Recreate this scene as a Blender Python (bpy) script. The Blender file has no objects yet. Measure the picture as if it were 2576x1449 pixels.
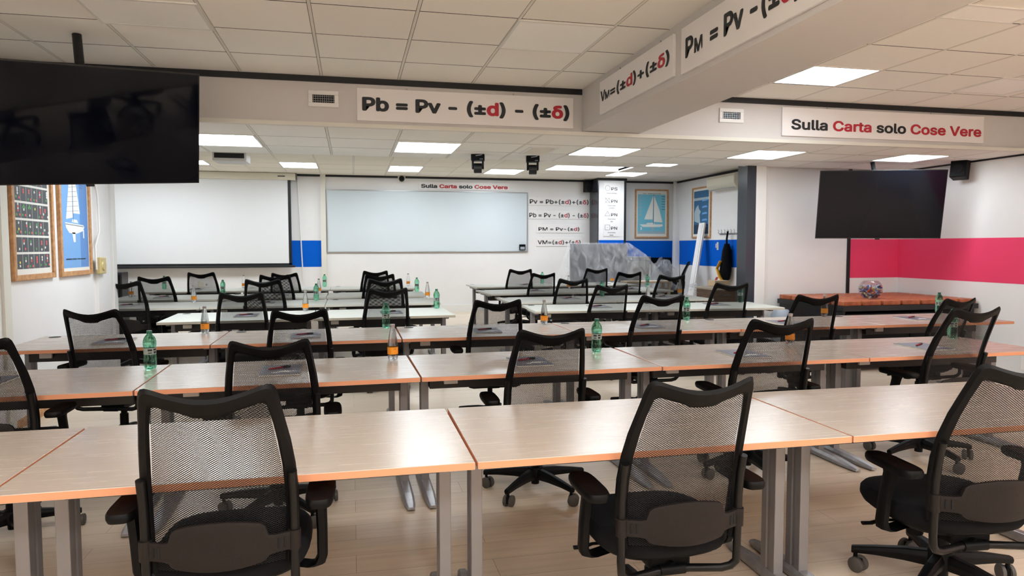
import bpy, bmesh, math, random
from math import sin, cos, pi, radians
from mathutils import Vector, Matrix

random.seed(7)
S = bpy.context.scene
COL = S.collection

# ------------------------------------------------------------------ camera
W, H, F = 2576.0, 1449.0, 1755.0
CAMH, YAW, PITCH, ROLL = 1.43, radians(12.92), radians(3.4), 0.0013
fw = Vector((sin(YAW)*cos(PITCH), cos(YAW)*cos(PITCH), -sin(PITCH)))
r0 = Vector((cos(YAW), -sin(YAW), 0.0))
d0 = -(r0.cross(fw))
rt = cos(ROLL)*r0 + sin(ROLL)*d0
dn = -sin(ROLL)*r0 + cos(ROLL)*d0
CAM = Vector((0, 0, CAMH))
cd = bpy.data.cameras.new('camera')
cam = bpy.data.objects.new('camera', cd)
COL.objects.link(cam)
m = Matrix((rt, -dn, -fw)).transposed().to_4x4()
m.translation = CAM
cam.matrix_world = m
cd.sensor_width = 36.0
cd.lens = F/W*36.0
cd.clip_start = 0.05
cd.dof.use_dof = True
cd.dof.focus_distance = 2.7
cd.dof.aperture_fstop = 8.0
S.camera = cam

# ------------------------------------------------------------------ light and exposure
wd = bpy.data.worlds.new('world')
S.world = wd
wd.use_nodes = True
wd.node_tree.nodes['Background'].inputs[0].default_value = (1.0, 0.93, 0.86, 1)
wd.node_tree.nodes['Background'].inputs[1].default_value = 0.10
S.view_settings.view_transform = 'Standard'
S.view_settings.look = 'None'
S.view_settings.gamma = 1.0
S.view_settings.use_curve_mapping = False
S.view_settings.exposure = 0.84
PANEL = 11.4          # radiance of a lit ceiling panel
WARM = 15.5           # radiance of the unseen warm panels added over the camera's end of the room
S.cycles.use_denoising = True
S.cycles.max_bounces = 7
S.cycles.diffuse_bounces = 4
S.cycles.glossy_bounces = 4
S.cycles.transmission_bounces = 8
S.cycles.transparent_max_bounces = 18
S.cycles.caustics_reflective = False
S.cycles.caustics_refractive = False
S.cycles.sample_clamp_indirect = 6.0

# ------------------------------------------------------------------ pixel rays onto real planes
def ray(u, v):
    return rt*((u-W/2)/F) + dn*((v-H/2)/F) + fw
def on(u, v, z):
    d = ray(u, v)
    return CAM + d*((z-CAMH)/d.z)
def at(u, v, y):
    d = ray(u, v)
    return CAM + d*(y/d.y)
def atx(u, v, x):
    d = ray(u, v)
    return CAM + d*(x/d.x)

# ------------------------------------------------------------------ materials
def srgb(r, g, b):
    f = lambda c: ((c/255.0)/12.92 if c/255.0 <= 0.04045 else ((c/255.0+0.055)/1.055)**2.4)
    return (f(r), f(g), f(b), 1.0)
def mat(name, col, rough=0.5, metal=0.0, spec=0.5, emit=None, trans=0.0, ior=1.45, alpha=1.0, coat=0.0):
    mt = bpy.data.materials.new(name)
    mt.use_nodes = True
    b = mt.node_tree.nodes['Principled BSDF']
    b.inputs['Base Color'].default_value = col if len(col) == 4 else (*col, 1)
    b.inputs['Roughness'].default_value = rough
    b.inputs['Metallic'].default_value = metal
    b.inputs['Specular IOR Level'].default_value = spec
    b.inputs['IOR'].default_value = ior
    b.inputs['Transmission Weight'].default_value = trans
    b.inputs['Coat Weight'].default_value = coat
    if emit:
        b.inputs['Emission Color'].default_value = (*emit[0], 1)
        b.inputs['Emission Strength'].default_value = emit[1]
    return mt
def nodes(mt):
    return mt.node_tree.nodes, mt.node_tree.links, mt.node_tree.nodes['Principled BSDF']
def noise_col(mt, c1, c2, scale=(1, 1, 1), ns=5.0, detail=4.0, lo=0.35, hi=0.65, bump=0.0, rough=None):
    n, l, b = nodes(mt)
    tc = n.new('ShaderNodeTexCoord')
    mp = n.new('ShaderNodeMapping')
    mp.inputs['Scale'].default_value = scale
    nz = n.new('ShaderNodeTexNoise')
    nz.inputs['Scale'].default_value = ns
    nz.inputs['Detail'].default_value = detail
    cr = n.new('ShaderNodeValToRGB')
    cr.color_ramp.elements[0].position = lo
    cr.color_ramp.elements[1].position = hi
    cr.color_ramp.elements[0].color = c1
    cr.color_ramp.elements[1].color = c2
    l.new(tc.outputs['Object'], mp.inputs['Vector'])
    l.new(mp.outputs[0], nz.inputs['Vector'])
    l.new(nz.outputs['Fac'], cr.inputs[0])
    l.new(cr.outputs[0], b.inputs['Base Color'])
    if bump:
        bp = n.new('ShaderNodeBump')
        bp.inputs['Strength'].default_value = bump
        bp.inputs['Distance'].default_value = 0.01
        l.new(nz.outputs['Fac'], bp.inputs['Height'])
        l.new(bp.outputs[0], b.inputs['Normal'])
    if rough:
        mr = n.new('ShaderNodeMapRange')
        mr.inputs['From Min'].default_value = 0.3
        mr.inputs['From Max'].default_value = 0.7
        mr.inputs['To Min'].default_value = rough[0]
        mr.inputs['To Max'].default_value = rough[1]
        l.new(nz.outputs['Fac'], mr.inputs['Value'])
        l.new(mr.outputs[0], b.inputs['Roughness'])
    return mt

M = {}
M['wall'] = noise_col(mat('white_paint', srgb(228, 226, 224), 0.6, spec=0.3), srgb(228, 226, 225), srgb(234, 232, 230), ns=1.3)
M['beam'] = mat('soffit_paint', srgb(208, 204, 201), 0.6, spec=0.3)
M['cream'] = mat('cream_trim_paint', srgb(222, 219, 208), 0.5)
M['black_trim'] = mat('black_trim', srgb(22, 24, 28), 0.45)
M['blue'] = mat('blue_paint', srgb(0, 92, 200), 0.6, spec=0.12)
M['red'] = mat('raspberry_paint', srgb(234, 68, 108), 0.5, spec=0.3)
M['slate'] = mat('slate_gloss', srgb(58, 62, 70), 0.18)
M['tbar'] = mat('ceiling_bar', srgb(226, 221, 210), 0.6)
M['groove'] = mat('ceiling_groove', srgb(50, 44, 40), 0.9)
M['panel_frame'] = mat('panel_frame', srgb(228, 226, 220), 0.45)
M['lit'] = mat('lit_diffuser', (0.9, 0.9, 0.9), 0.5, emit=((0.90, 0.99, 1.06), PANEL))
M['fill_warm'] = mat('fill_warm_diffuser', (0.9, 0.9, 0.9), 0.5, emit=((1.0, 0.975, 0.94), WARM*0.75))
M['fill_rear'] = mat('fill_rear_diffuser', (0.9, 0.9, 0.9), 0.5, emit=((1.0, 0.975, 0.94), WARM*1.6))
M['unlit'] = mat('unlit_diffuser', srgb(253, 251, 246), 0.5)
M['black'] = mat('black_plastic', srgb(8, 8, 9), 0.48, spec=0.16)
M['black_soft'] = noise_col(mat('black_fabric', srgb(20, 20, 24), 0.95, spec=0.2), srgb(11, 11, 13), srgb(18, 18, 21), ns=400)
M['brownblack'] = noise_col(mat('dark_nylon', srgb(44, 36, 35), 0.45, spec=0.22), srgb(22, 18, 17), srgb(29, 24, 22), ns=220, bump=0.05)
M['tube'] = mat('black_tube', srgb(12, 11, 11), 0.36, spec=0.28)
M['tyre'] = mat('castor_grey', srgb(74, 70, 66), 0.6)
M['slot'] = mat('slot_dark', srgb(5, 5, 6), 0.9)
M['steel'] = noise_col(mat('silver_metal', srgb(152, 150, 152), 0.38, metal=0.55), srgb(148, 146, 148), srgb(158, 156, 158), ns=30)
M['leg'] = mat('grey_leg', srgb(132, 129, 131), 0.4, metal=0.35)
M['tray'] = mat('dark_beam', srgb(52, 51, 52), 0.5)
M['white_plastic'] = mat('white_plastic', srgb(232, 230, 226), 0.4)
M['ivory'] = mat('ivory_plastic', srgb(224, 219, 200), 0.4)
M['brass'] = mat('aged_beige', srgb(205, 186, 130), 0.35, metal=0.2)
M['screen'] = mat('screen_glass', srgb(9, 12, 21), 0.05, spec=0.2)
M['bezel'] = mat('bezel', srgb(16, 16, 18), 0.35)
M['projection'] = mat('projection_fabric', srgb(228, 229, 230), 0.55)
M['whiteboard'] = mat('whiteboard', srgb(206, 215, 220), 0.16, spec=0.5)
M['alu'] = mat('aluminium', srgb(170, 172, 172), 0.35, metal=0.7)
M['ink'] = mat('black_ink', srgb(32, 36, 40), 0.5)
M['redink'] = mat('red_ink', srgb(186, 40, 56), 0.5)
M['board'] = mat('sign_board', srgb(236, 232, 230), 0.35)
M['oak'] = noise_col(mat('oak_frame', srgb(190, 140, 92), 0.45), srgb(176, 126, 80), srgb(204, 156, 108), scale=(1, 1, 1), ns=25)
M['paper'] = mat('paper', srgb(232, 230, 222), 0.35)
M['p_dark'] = mat('poster_charcoal', srgb(70, 74, 78), 0.35)
M['p_blue'] = mat('poster_blue', srgb(112, 166, 222), 0.35)
M['p_blue2'] = mat('poster_mid_blue', srgb(82, 136, 202), 0.35)
M['p_cyan'] = mat('poster_cyan', srgb(120, 196, 216), 0.35)
M['p_sea'] = mat('poster_sea', srgb(52, 100, 140), 0.35)
M['p_deep'] = mat('poster_deep', srgb(30, 56, 84), 0.35)
M['p_green'] = mat('poster_green', srgb(92, 176, 100), 0.4)
M['p_red'] = mat('poster_red', srgb(238, 96, 100), 0.4)
M['p_yellow'] = mat('poster_yellow', srgb(236, 226, 96), 0.4)
M['p_white'] = mat('poster_white', srgb(238, 238, 232), 0.4)
M['p_line'] = mat('poster_line', srgb(72, 80, 96), 0.5)
M['p_grey'] = mat('poster_grey', srgb(168, 186, 196), 0.5)
M['terracotta'] = noise_col(mat('terracotta_wood', srgb(168, 92, 58), 0.42), srgb(150, 78, 48), srgb(182, 104, 68), ns=14)
M['brownwood'] = noise_col(mat('brown_wood', srgb(112, 88, 70), 0.45), srgb(98, 76, 60), srgb(126, 100, 82), scale=(1, 1, 8), ns=6)
M['blackwood'] = mat('black_cabinet', srgb(30, 30, 33), 0.32)
M['beige_wood'] = mat('beige_wood', srgb(200, 184, 160), 0.45)
M['cardboard'] = mat('cardboard', srgb(196, 172, 136), 0.8)
M['whitebox'] = mat('white_card', srgb(224, 224, 226), 0.6)
M['yellow'] = mat('yellow_webbing', srgb(232, 168, 30), 0.6)
M['orange_strap'] = mat('coral_webbing', srgb(226, 104, 90), 0.6)
M['cover'] = mat('notebook_cover', srgb(98, 98, 112), 0.4)
M['penred'] = mat('pen_red', srgb(150, 34, 52), 0.3)
M['penblack'] = mat('pen_black', srgb(24, 20, 24), 0.3)
M['chrome'] = mat('chrome', srgb(190, 190, 190), 0.15, metal=1.0)
M['greyplastic'] = mat('grey_plastic', srgb(150, 158, 168), 0.5)
M['cap_green'] = mat('cap_green', srgb(24, 92, 70), 0.35)
M['cap_grey'] = mat('cap_grey', srgb(150, 140, 136), 0.35)
M['label_orange'] = mat('label_orange', srgb(240, 150, 36), 0.45)
M['label_grey'] = mat('label_grey', srgb(150, 160, 152), 0.45)
for k, c in (('c0', (70, 110, 190)), ('c1', (196, 204, 220)), ('c2', (206, 140, 60)), ('c3', (214, 70, 40)), ('c4', (60, 70, 110)), ('c5', (150, 90, 60)), ('c6', (200, 190, 120))):
    M[k] = mat('candy_'+k, srgb(*c), 0.3)

def glassy(name, col, mixf):
    mt = mat(name, col, 0.03, trans=1.0, ior=1.33)
    n, l, b = nodes(mt)
    tr = n.new('ShaderNodeBsdfTransparent')
    tr.inputs[0].default_value = col if len(col) == 4 else (*col, 1)
    mx = n.new('ShaderNodeMixShader')
    mx.inputs[0].default_value = mixf
    out = n['Material Output']
    l.new(b.outputs[0], mx.inputs[1])
    l.new(tr.outputs[0], mx.inputs[2])
    l.new(mx.outputs[0], out.inputs[0])
    return mt
M['pet_green'] = glassy('green_pet', (0.42, 0.86, 0.66, 1), 0.4)
M['bowl'] = glassy('bowl_glass', (0.97, 0.97, 0.98, 1), 0.85)
M['pet_clear'] = glassy('clear_pet', (0.93, 0.95, 0.96, 1), 0.4)

def plastic_sheet():
    mt = mat('plastic_film', srgb(225, 228, 230), 0.22)
    n, l, b = nodes(mt)
    tr = n.new('ShaderNodeBsdfTransparent')
    mx = n.new('ShaderNodeMixShader')
    tc = n.new('ShaderNodeTexCoord')
    nz = n.new('ShaderNodeTexNoise')
    mp = n.new('ShaderNodeMapping')
    mp.inputs['Scale'].default_value = (5, 5, 0.9)
    nz.inputs['Scale'].default_value = 1.6
    nz.inputs['Distortion'].default_value = 1.2
    bp = n.new('ShaderNodeBump')
    bp.inputs['Strength'].default_value = 0.6
    bp.inputs['Distance'].default_value = 0.08
    l.new(tc.outputs['Object'], mp.inputs['Vector'])
    l.new(mp.outputs[0], nz.inputs['Vector'])
    l.new(nz.outputs['Fac'], bp.inputs['Height'])
    l.new(bp.outputs[0], b.inputs['Normal'])
    mr = n.new('ShaderNodeMapRange')
    mr.inputs['From Min'].default_value = 0.35
    mr.inputs['From Max'].default_value = 0.75
    mr.inputs['To Min'].default_value = 0.90
    mr.inputs['To Max'].default_value = 0.60
    l.new(nz.outputs['Fac'], mr.inputs['Value'])
    l.new(mr.outputs[0], mx.inputs[0])
    l.new(b.outputs[0], mx.inputs[1])
    l.new(tr.outputs[0], mx.inputs[2])
    l.new(mx.outputs[0], n['Material Output'].inputs[0])
    return mt
M['film'] = plastic_sheet()

def perforated():
    mt = mat('perforated_mesh', srgb(10, 10, 11), 0.7, spec=0.3)
    n, l, b = nodes(mt)
    uv = n.new('ShaderNodeUVMap')
    sp = n.new('ShaderNodeSeparateXYZ')
    l.new(uv.outputs[0], sp.inputs[0])
    def cosine(sock, period):
        a = n.new('ShaderNodeMath'); a.operation = 'MULTIPLY'
        a.inputs[1].default_value = 2*pi/period
        l.new(sock, a.inputs[0])
        c = n.new('ShaderNodeMath'); c.operation = 'COSINE'
        l.new(a.outputs[0], c.inputs[0])
        return c.outputs[0]
    p = n.new('ShaderNodeMath'); p.operation = 'MULTIPLY'
    l.new(cosine(sp.outputs[0], 0.0098), p.inputs[0])
    l.new(cosine(sp.outputs[1], 0.0066), p.inputs[1])
    g = n.new('ShaderNodeMath'); g.operation = 'GREATER_THAN'
    g.inputs[1].default_value = 0.07
    l.new(p.outputs[0], g.inputs[0])
    tr = n.new('ShaderNodeBsdfTransparent')
    mx = n.new('ShaderNodeMixShader')
    l.new(g.outputs[0], mx.inputs[0])
    l.new(b.outputs[0], mx.inputs[1])
    l.new(tr.outputs[0], mx.inputs[2])
    l.new(mx.outputs[0], n['Material Output'].inputs[0])
    return mt
M['mesh'] = perforated()

def woodtop(name, c1, c2, r1, r2):
    mt = mat(name, c1, 0.4, spec=1.0)
    noise_col(mt, c1, c2, scale=(1.0, 30, 30), ns=2.6, detail=3, lo=0.3, hi=0.7, rough=(r1, r2))
    return mt
M['wood'] = woodtop('ash_laminate', srgb(172, 158, 145), srgb(181, 167, 154), 0.24, 0.28)
M['wood_edge'] = mat('beech_edge', srgb(204, 138, 102), 0.5)
M['white_top'] = mat('white_laminate', srgb(190, 190, 181), 0.5, spec=0.35)
M['white_edge'] = mat('cream_edge', srgb(206, 203, 190), 0.45)

def floor_mat():
    mt = mat('oak_vinyl_floor', srgb(190, 160, 130), 0.3, spec=0.85)
    n, l, b = nodes(mt)
    tc = n.new('ShaderNodeTexCoord')
    br = n.new('ShaderNodeTexBrick')
    br.inputs['Scale'].default_value = 1.0
    br.inputs['Brick Width'].default_value = 1.22
    br.inputs['Row Height'].default_value = 0.18
    br.inputs['Mortar Size'].default_value = 0.0012
    br.inputs['Mortar Smooth'].default_value = 0.3
    br.inputs['Color1'].default_value = srgb(220, 203, 182)
    br.inputs['Color2'].default_value = srgb(210, 192, 170)
    br.inputs['Mortar'].default_value = srgb(140, 112, 88)
    mp = n.new('ShaderNodeMapping')
    mp.inputs['Scale'].default_value = (1.0, 14, 1)
    nz = n.new('ShaderNodeTexNoise')
    nz.inputs['Scale'].default_value = 2.2
    nz.inputs['Detail'].default_value = 6
    mix = n.new('ShaderNodeMixRGB')
    mix.blend_type = 'MULTIPLY'
    mix.inputs[0].default_value = 0.55
    cr = n.new('ShaderNodeValToRGB')
    cr.color_ramp.elements[0].position = 0.3
    cr.color_ramp.elements[0].color = (0.72, 0.69, 0.66, 1)
    cr.color_ramp.elements[1].position = 0.7
    cr.color_ramp.elements[1].color = (1, 1, 1, 1)
    l.new(tc.outputs['Object'], br.inputs['Vector'])
    l.new(tc.outputs['Object'], mp.inputs['Vector'])
    l.new(mp.outputs[0], nz.inputs['Vector'])
    l.new(nz.outputs['Fac'], cr.inputs[0])
    l.new(br.outputs['Color'], mix.inputs[1])
    l.new(cr.outputs[0], mix.inputs[2])
    l.new(mix.outputs[0], b.inputs['Base Color'])
    mr = n.new('ShaderNodeMapRange')
    mr.inputs['To Min'].default_value = 0.22
    mr.inputs['To Max'].default_value = 0.4
    l.new(nz.outputs['Fac'], mr.inputs['Value'])
    l.new(mr.outputs[0], b.inputs['Roughness'])
    return mt
M['floor'] = floor_mat()

def tile_mat(name, base, ox, oy, sx, sy):
    mt = mat(name, base, 0.85, spec=0.2)
    n, l, b = nodes(mt)
    tc = n.new('ShaderNodeTexCoord')
    ad = n.new('ShaderNodeVectorMath'); ad.operation = 'SUBTRACT'
    ad.inputs[1].default_value = (ox, oy, 0)
    dv = n.new('ShaderNodeVectorMath'); dv.operation = 'DIVIDE'
    dv.inputs[1].default_value = (sx, sy, 10)
    fl = n.new('ShaderNodeVectorMath'); fl.operation = 'FLOOR'
    wn = n.new('ShaderNodeTexWhiteNoise')
    l.new(tc.outputs['Object'], ad.inputs[0])
    l.new(ad.outputs[0], dv.inputs[0])
    l.new(dv.outputs[0], fl.inputs[0])
    l.new(fl.outputs[0], wn.inputs['Vector'])
    nz = n.new('ShaderNodeTexNoise')
    nz.inputs['Scale'].default_value = 160
    nz.inputs['Detail'].default_value = 2
    l.new(tc.outputs['Object'], nz.inputs['Vector'])
    sm = n.new('ShaderNodeMath'); sm.operation = 'ADD'
    l.new(wn.outputs['Value'], sm.inputs[0])
    l.new(nz.outputs['Fac'], sm.inputs[1])
    cr = n.new('ShaderNodeValToRGB')
    cr.color_ramp.elements[0].position = 0.0
    cr.color_ramp.elements[1].position = 0.75
    c = base
    cr.color_ramp.elements[0].color = (c[0]*0.93, c[1]*0.925, c[2]*0.91, 1)
    cr.color_ramp.elements[1].color = c
    hf = n.new('ShaderNodeMath'); hf.operation = 'MULTIPLY'; hf.inputs[1].default_value = 0.5
    l.new(sm.outputs[0], hf.inputs[0])
    l.new(hf.outputs[0], cr.inputs[0])
    l.new(cr.outputs[0], b.inputs['Base Color'])
    return mt

# ------------------------------------------------------------------ mesh building
class MB:
    def __init__(s):
        s.v, s.f, s.m, s.uv, s.sm = [], [], [], {}, []
    def add(s, verts, faces, mi=0, smooth=False):
        o = len(s.v)
        s.v += [Vector(p) for p in verts]
        for f in faces:
            s.f.append([i+o for i in f])
            s.m.append(mi)
            s.sm.append(smooth)
        return o
    def box(s, c, d, mi=0, T=None):
        x, y, z = d[0]/2, d[1]/2, d[2]/2
        P = [Vector((sx*x, sy*y, sz*z)) + Vector(c) for sz in (-1, 1) for sy in (-1, 1) for sx in (-1, 1)]
        if T is not None:
            P = [T @ p for p in P]
        s.add(P, [(0, 2, 3, 1), (4, 5, 7, 6), (0, 1, 5, 4), (2, 6, 7, 3), (0, 4, 6, 2), (1, 3, 7, 5)], mi)
    def bb(s, a, b, mi=0):
        s.box([(a[i]+b[i])/2 for i in range(3)], [abs(b[i]-a[i]) for i in range(3)], mi)
    def loft(s, rings, mi=0, smooth=True, cap=True, closed=False):
        n = len(rings[0])
        o = s.add([p for r in rings for p in r], [], mi)
        k = len(rings)
        fs = []
        for i in range(k if closed else k-1):
            a, b = i*n, ((i+1) % k)*n
            for j in range(n):
                fs.append((a+j, a+(j+1) % n, b+(j+1) % n, b+j))
        if cap and not closed:
            fs.append(tuple(range(n-1, -1, -1)))
            fs.append(tuple((k-1)*n+j for j in range(n)))
        for f in fs:
            s.f.append([i+o for i in f]); s.m.append(mi); s.sm.append(smooth and len(f) == 4)
    def tube(s, pts, r, n=10, mi=0, closed=False, flat=1.0):
        pts = [Vector(p) for p in pts]
        rr = r if isinstance(r, (list, tuple)) else [r]*len(pts)
        up = Vector((0, 0, 1))
        rings = []
        prev = None
        for i, p in enumerate(pts):
            a = pts[i-1] if i > 0 else (pts[-1] if closed else p)
            b = pts[i+1] if i < len(pts)-1 else (pts[0] if closed else p)
            t = (b-a).normalized()
            if prev is None:
                e = t.cross(up)
                if e.length < 0.1:
                    e = t.cross(Vector((1, 0, 0)))
                e.normalize()
            else:
                e = (prev - t*prev.dot(t)).normalized()
            prev = e
            q = t.cross(e)
            rings.append([p + (e*cos(2*pi*k/n) + q*sin(2*pi*k/n)*flat)*rr[i] for k in range(n)])
        s.loft(rings, mi, True, True, closed)
    def lathe(s, prof, n=24, mi=0, T=None, cap=True):
        rings = []
        for r, z in prof:
            ring = [Vector((r*cos(2*pi*k/n), r*sin(2*pi*k/n), z)) for k in range(n)]
            if T is not None:
                ring = [T @ p for p in ring]
            rings.append(ring)
        s.loft(rings, mi, True, cap)
    def prism(s, poly, d, O, X, Y, mi=0, z0=0.0):
        """flat polygon in the frame O,X,Y, standing d proud along X x Y"""
        N = X.cross(Y)
        n = len(poly)
        a = [O + X*p[0] + Y*p[1] + N*z0 for p in poly]
        b = [q + N*d for q in a]
        fs = [tuple(range(n-1, -1, -1)), tuple(range(n, 2*n))]
        for i in range(n):
            j = (i+1) % n
            fs.append((i, j, n+j, n+i))
        s.add(a+b, fs, mi)
    def shell(s, cols, yf, th, mi=0, nr=6, uvs=False):
        """columns (x, ztop, zbot) following y = yf(x, z), th thick towards +y; th = 0 gives a single skin"""
        V, Fc = [], []
        nc = len(cols)
        for lay in ((0,) if th == 0 else (0, 1)):
            for (x, zt, zb) in cols:
                for k in range(nr+1):
                    z = zt + (zb-zt)*k/nr
                    V.append((x, yf(x, z) + lay*th, z))
        st = nc*(nr+1)
        for i in range(nc-1):
            for k in range(nr):
                a, b, c, d = i*(nr+1)+k, (i+1)*(nr+1)+k, (i+1)*(nr+1)+k+1, i*(nr+1)+k+1
                Fc.append((a, d, c, b))
                if th:
                    Fc.append((st+a, st+b, st+c, st+d))
        if th:
            for i in range(nc-1):
                a, b = i*(nr+1), (i+1)*(nr+1)
                Fc.append((a, b, st+b, st+a))
                Fc.append((b+nr, a+nr, st+a+nr, st+b+nr))
            for k in range(nr):
                a = k
                Fc.append((a+1, a, st+a, st+a+1))
                a = (nc-1)*(nr+1)+k
                Fc.append((a, a+1, st+a+1, st+a))
        s.add(V, Fc, mi, True)
    def build(s, name, mats, parent=None, bevel=0.0, seg=2, uv=None, auto=True):
        me = bpy.data.meshes.new(name)
        bm = bmesh.new()
        vs = [bm.verts.new(p) for p in s.v]
        for f, mi, sm in zip(s.f, s.m, s.sm):
            try:
                fc = bm.faces.new([vs[i] for i in f])
            except ValueError:
                continue
            fc.material_index = mi
            fc.smooth = sm
        bmesh.ops.recalc_face_normals(bm, faces=bm.faces[:])
        if bevel:
            es = [e for e in bm.edges if len(e.link_faces) == 2 and e.calc_face_angle(0) > radians(35)]
            bmesh.ops.bevel(bm, geom=es, offset=bevel, segments=seg, affect='EDGES', profile=0.5, clamp_overlap=True)
        if uv:
            ly = bm.loops.layers.uv.new('UVMap')
            for fc in bm.faces:
                for lp in fc.loops:
                    lp[ly].uv = uv(lp.vert.co)
        for e in bm.edges:
            if len(e.link_faces) == 2 and e.calc_face_angle(0) > radians(40):
                e.smooth = False
        bm.to_mesh(me)
        bm.free()
        for x in (mats if isinstance(mats, (list, tuple)) else [mats]):
            me.materials.append(M[x] if isinstance(x, str) else x)
        o = bpy.data.objects.new(name, me)
        COL.objects.link(o)
        if parent:
            o.parent = parent
        return o

def tag(o, label, cat, group=None, kind=None):
    if label: o['label'] = label
    if cat: o['category'] = cat
    if group: o['group'] = group
    if kind: o['kind'] = kind
    return o
def thing(name, loc, label, cat, group=None, rz=0.0):
    o = bpy.data.objects.new(name, None)
    o.empty_display_size = 0.1
    o.location = loc
    o.rotation_euler = (0, 0, rz)
    COL.objects.link(o)
    return tag(o, label, cat, group)
def structure(o, label, cat='setting'):
    return tag(o, label, cat, None, 'structure')
def copy_tree(o, parent=None):
    c = o.copy()
    COL.objects.link(c)
    if parent: c.parent = parent
    for ch in list(o.children):
        copy_tree(ch, c)
    return c
def frame_T(O, X, Y):
    N = X.cross(Y)
    T = Matrix((X, Y, N)).transposed().to_4x4()
    T.translation = O
    return T
EX, EY, EZ = Vector((1, 0, 0)), Vector((0, 1, 0)), Vector((0, 0, 1))

# text -> flat mesh pieces
import os
FONT = None
try:
    FONT = bpy.data.fonts.load(os.path.join(bpy.utils.system_resource('DATAFILES'), 'fonts', 'Inter.woff2'))   # Blender's own interface font
except Exception:
    FONT = None
_cv = {}
def glyphs(txt, bold):
    k = (txt, bold)
    if k in _cv: return _cv[k]
    c = bpy.data.curves.new('t', 'FONT')
    c.body = txt
    if FONT: c.font = FONT
    c.size = 1.0
    c.offset = 0.0 if FONT else bold
    c.resolution_u = 4
    o = bpy.data.objects.new('t', c)
    COL.objects.link(o)
    dg = bpy.context.evaluated_depsgraph_get()
    dg.update()
    e = o.evaluated_get(dg)
    me = bpy.data.meshes.new_from_object(e)
    v0 = [v.co.copy() for v in me.vertices]
    f0 = [list(p.vertices) for p in me.polygons]
    vs, fs = list(v0), [list(f) for f in f0]
    if FONT and bold:
        for q in range(10):          # a heavier weight: the outline grown by layered copies
            o_ = len(vs)
            a_ = 2*pi*q/10
            vs += [v + Vector((bold*1.25*cos(a_), bold*1.25*sin(a_), 0.0002*(q+1))) for v in v0]
            fs += [[i+o_ for i in f] for f in f0]
    bpy.data.objects.remove(o)
    bpy.data.curves.remove(c)
    bpy.data.meshes.remove(me)
    _cv[k] = (vs, fs)
    return _cv[k]
def ext(vs):
    return min(v.x for v in vs), max(v.x for v in vs)
def lettering(runs, parent, O, X, Y, width, height, bold=0.02, z0=0.0012, cap=0.73):
    """runs: [(text, material, scale)]; fits the line to width (along X) and cap height (along Y), standing z0 proud"""
    N = X.cross(Y)
    full = ''.join(r[0] for r in runs)
    place = []
    pos = 0.0
    pre = ''
    for txt, mt, sc in runs:
        st = txt.strip(' ')
        if st:
            a = ext(glyphs('|' + pre + txt[:len(txt)-len(txt.lstrip(' '))] + st, bold)[0])[1]
            w = ext(glyphs(st, bold)[0])
            place.append((st, mt, a-(w[1]-w[0]), w))
        pre += txt
    x0 = place[0][2]
    x1 = place[-1][2] + place[-1][3][1] - place[-1][3][0]
    sx = width/(x1-x0)
    sy = height/cap
    by = {}
    for st, mt, a, w in place:
        by.setdefault(mt, MB())
        vs, fs = glyphs(st, bold)
        by[mt].add([O + X*((a-x0+v.x-w[0])*sx) + Y*(v.y*sy) + N*(z0+v.z) for v in vs], fs, 0)
    for mt, mb in by.items():
        o = mb.build('lettering', mt, parent)
        o['label'] = {'ink': 'dark lettering', 'redink': 'red lettering'}.get(mt, 'printed lettering')

# ------------------------------------------------------------------ the room
ZF, ZM, ZB = 2.853, 2.45, 2.937            # ceilings: near zone, low middle zone, far zone
YS, YW, YB = 6.13, 8.12, 15.2              # soffit face, partition plane, far wall
XL, XR, XRB = -2.58, 7.28, 7.42
XLB = -5.6
YN = -2.6
mb = MB(); mb.bb((XLB-.1, YN-.1, -0.1), (XRB+.1, YB+.1, 0.0)); structure(mb.build('floor', 'floor'), 'oak coloured plank floor', 'floor')

def ceiling(name, x0, x1, y0, y1, z, ox, sx, oy, sy, base, label, holes=()):
    mb = MB()
    if holes:
        h0, h1, h2, h3 = holes[0]
        for (p, q, r_, w_) in ((x0, x1, y0, h2), (x0, x1, h3, y1), (x0, h0, h2, h3), (h1, x1, h2, h3)):
            mb.bb((p, r_, z+0.012), (q, w_, z+0.05), 1)
    else:
        mb.bb((x0, y0, z+0.012), (x1, y1, z+0.05), 1)
    mt = tile_mat(name+'_tile', base, ox, oy, sx, sy)
    i0, i1 = math.floor((x0-ox)/sx), math.ceil((x1-ox)/sx)
    j0, j1 = math.floor((y0-oy)/sy), math.ceil((y1-oy)/sy)
    for i in range(i0, i1):
        for j in range(j0, j1):
            a, b = max(x0, ox+i*sx+0.0125), min(x1, ox+(i+1)*sx-0.0125)
            c, d = max(y0, oy+j*sy+0.005), min(y1, oy+(j+1)*sy-0.005)
            if b-a < 0.02 or d-c < 0.02: continue
            if holes and holes[0][2] < (c+d)/2 < holes[0][3]:
                for (p, q) in ((a, min(b, holes[0][0])), (max(a, holes[0][1]), b)):
                    if q-p > 0.01: mb.bb((p, c, z), (q, d, z+0.02), 0)
                continue
            mb.bb((a, c, z), (b, d, z+0.02), 0)
            mb.m[-5:] = [1]*5
    for i in range(i0, i1+1):
        x = ox+i*sx
        if x0+0.012 < x < x1-0.012:
            if holes:
                for (p, q) in ((y0, holes[0][2]), (holes[0][3], y1)):
                    mb.bb((x-0.0095, p, z-0.001), (x+0.0095, q, z+0.015), 2)
                if not holes[0][0]-0.05 < x < holes[0][1]+0.05:
                    mb.bb((x-0.0095, holes[0][2], z-0.001), (x+0.0095, holes[0][3], z+0.015), 2)
            else:
                mb.bb((x-0.0095, y0, z-0.001), (x+0.0095, y1, z+0.015), 2)
    return structure(mb.build(name, [mt, 'groove', 'tbar']), label, 'ceiling')
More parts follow.
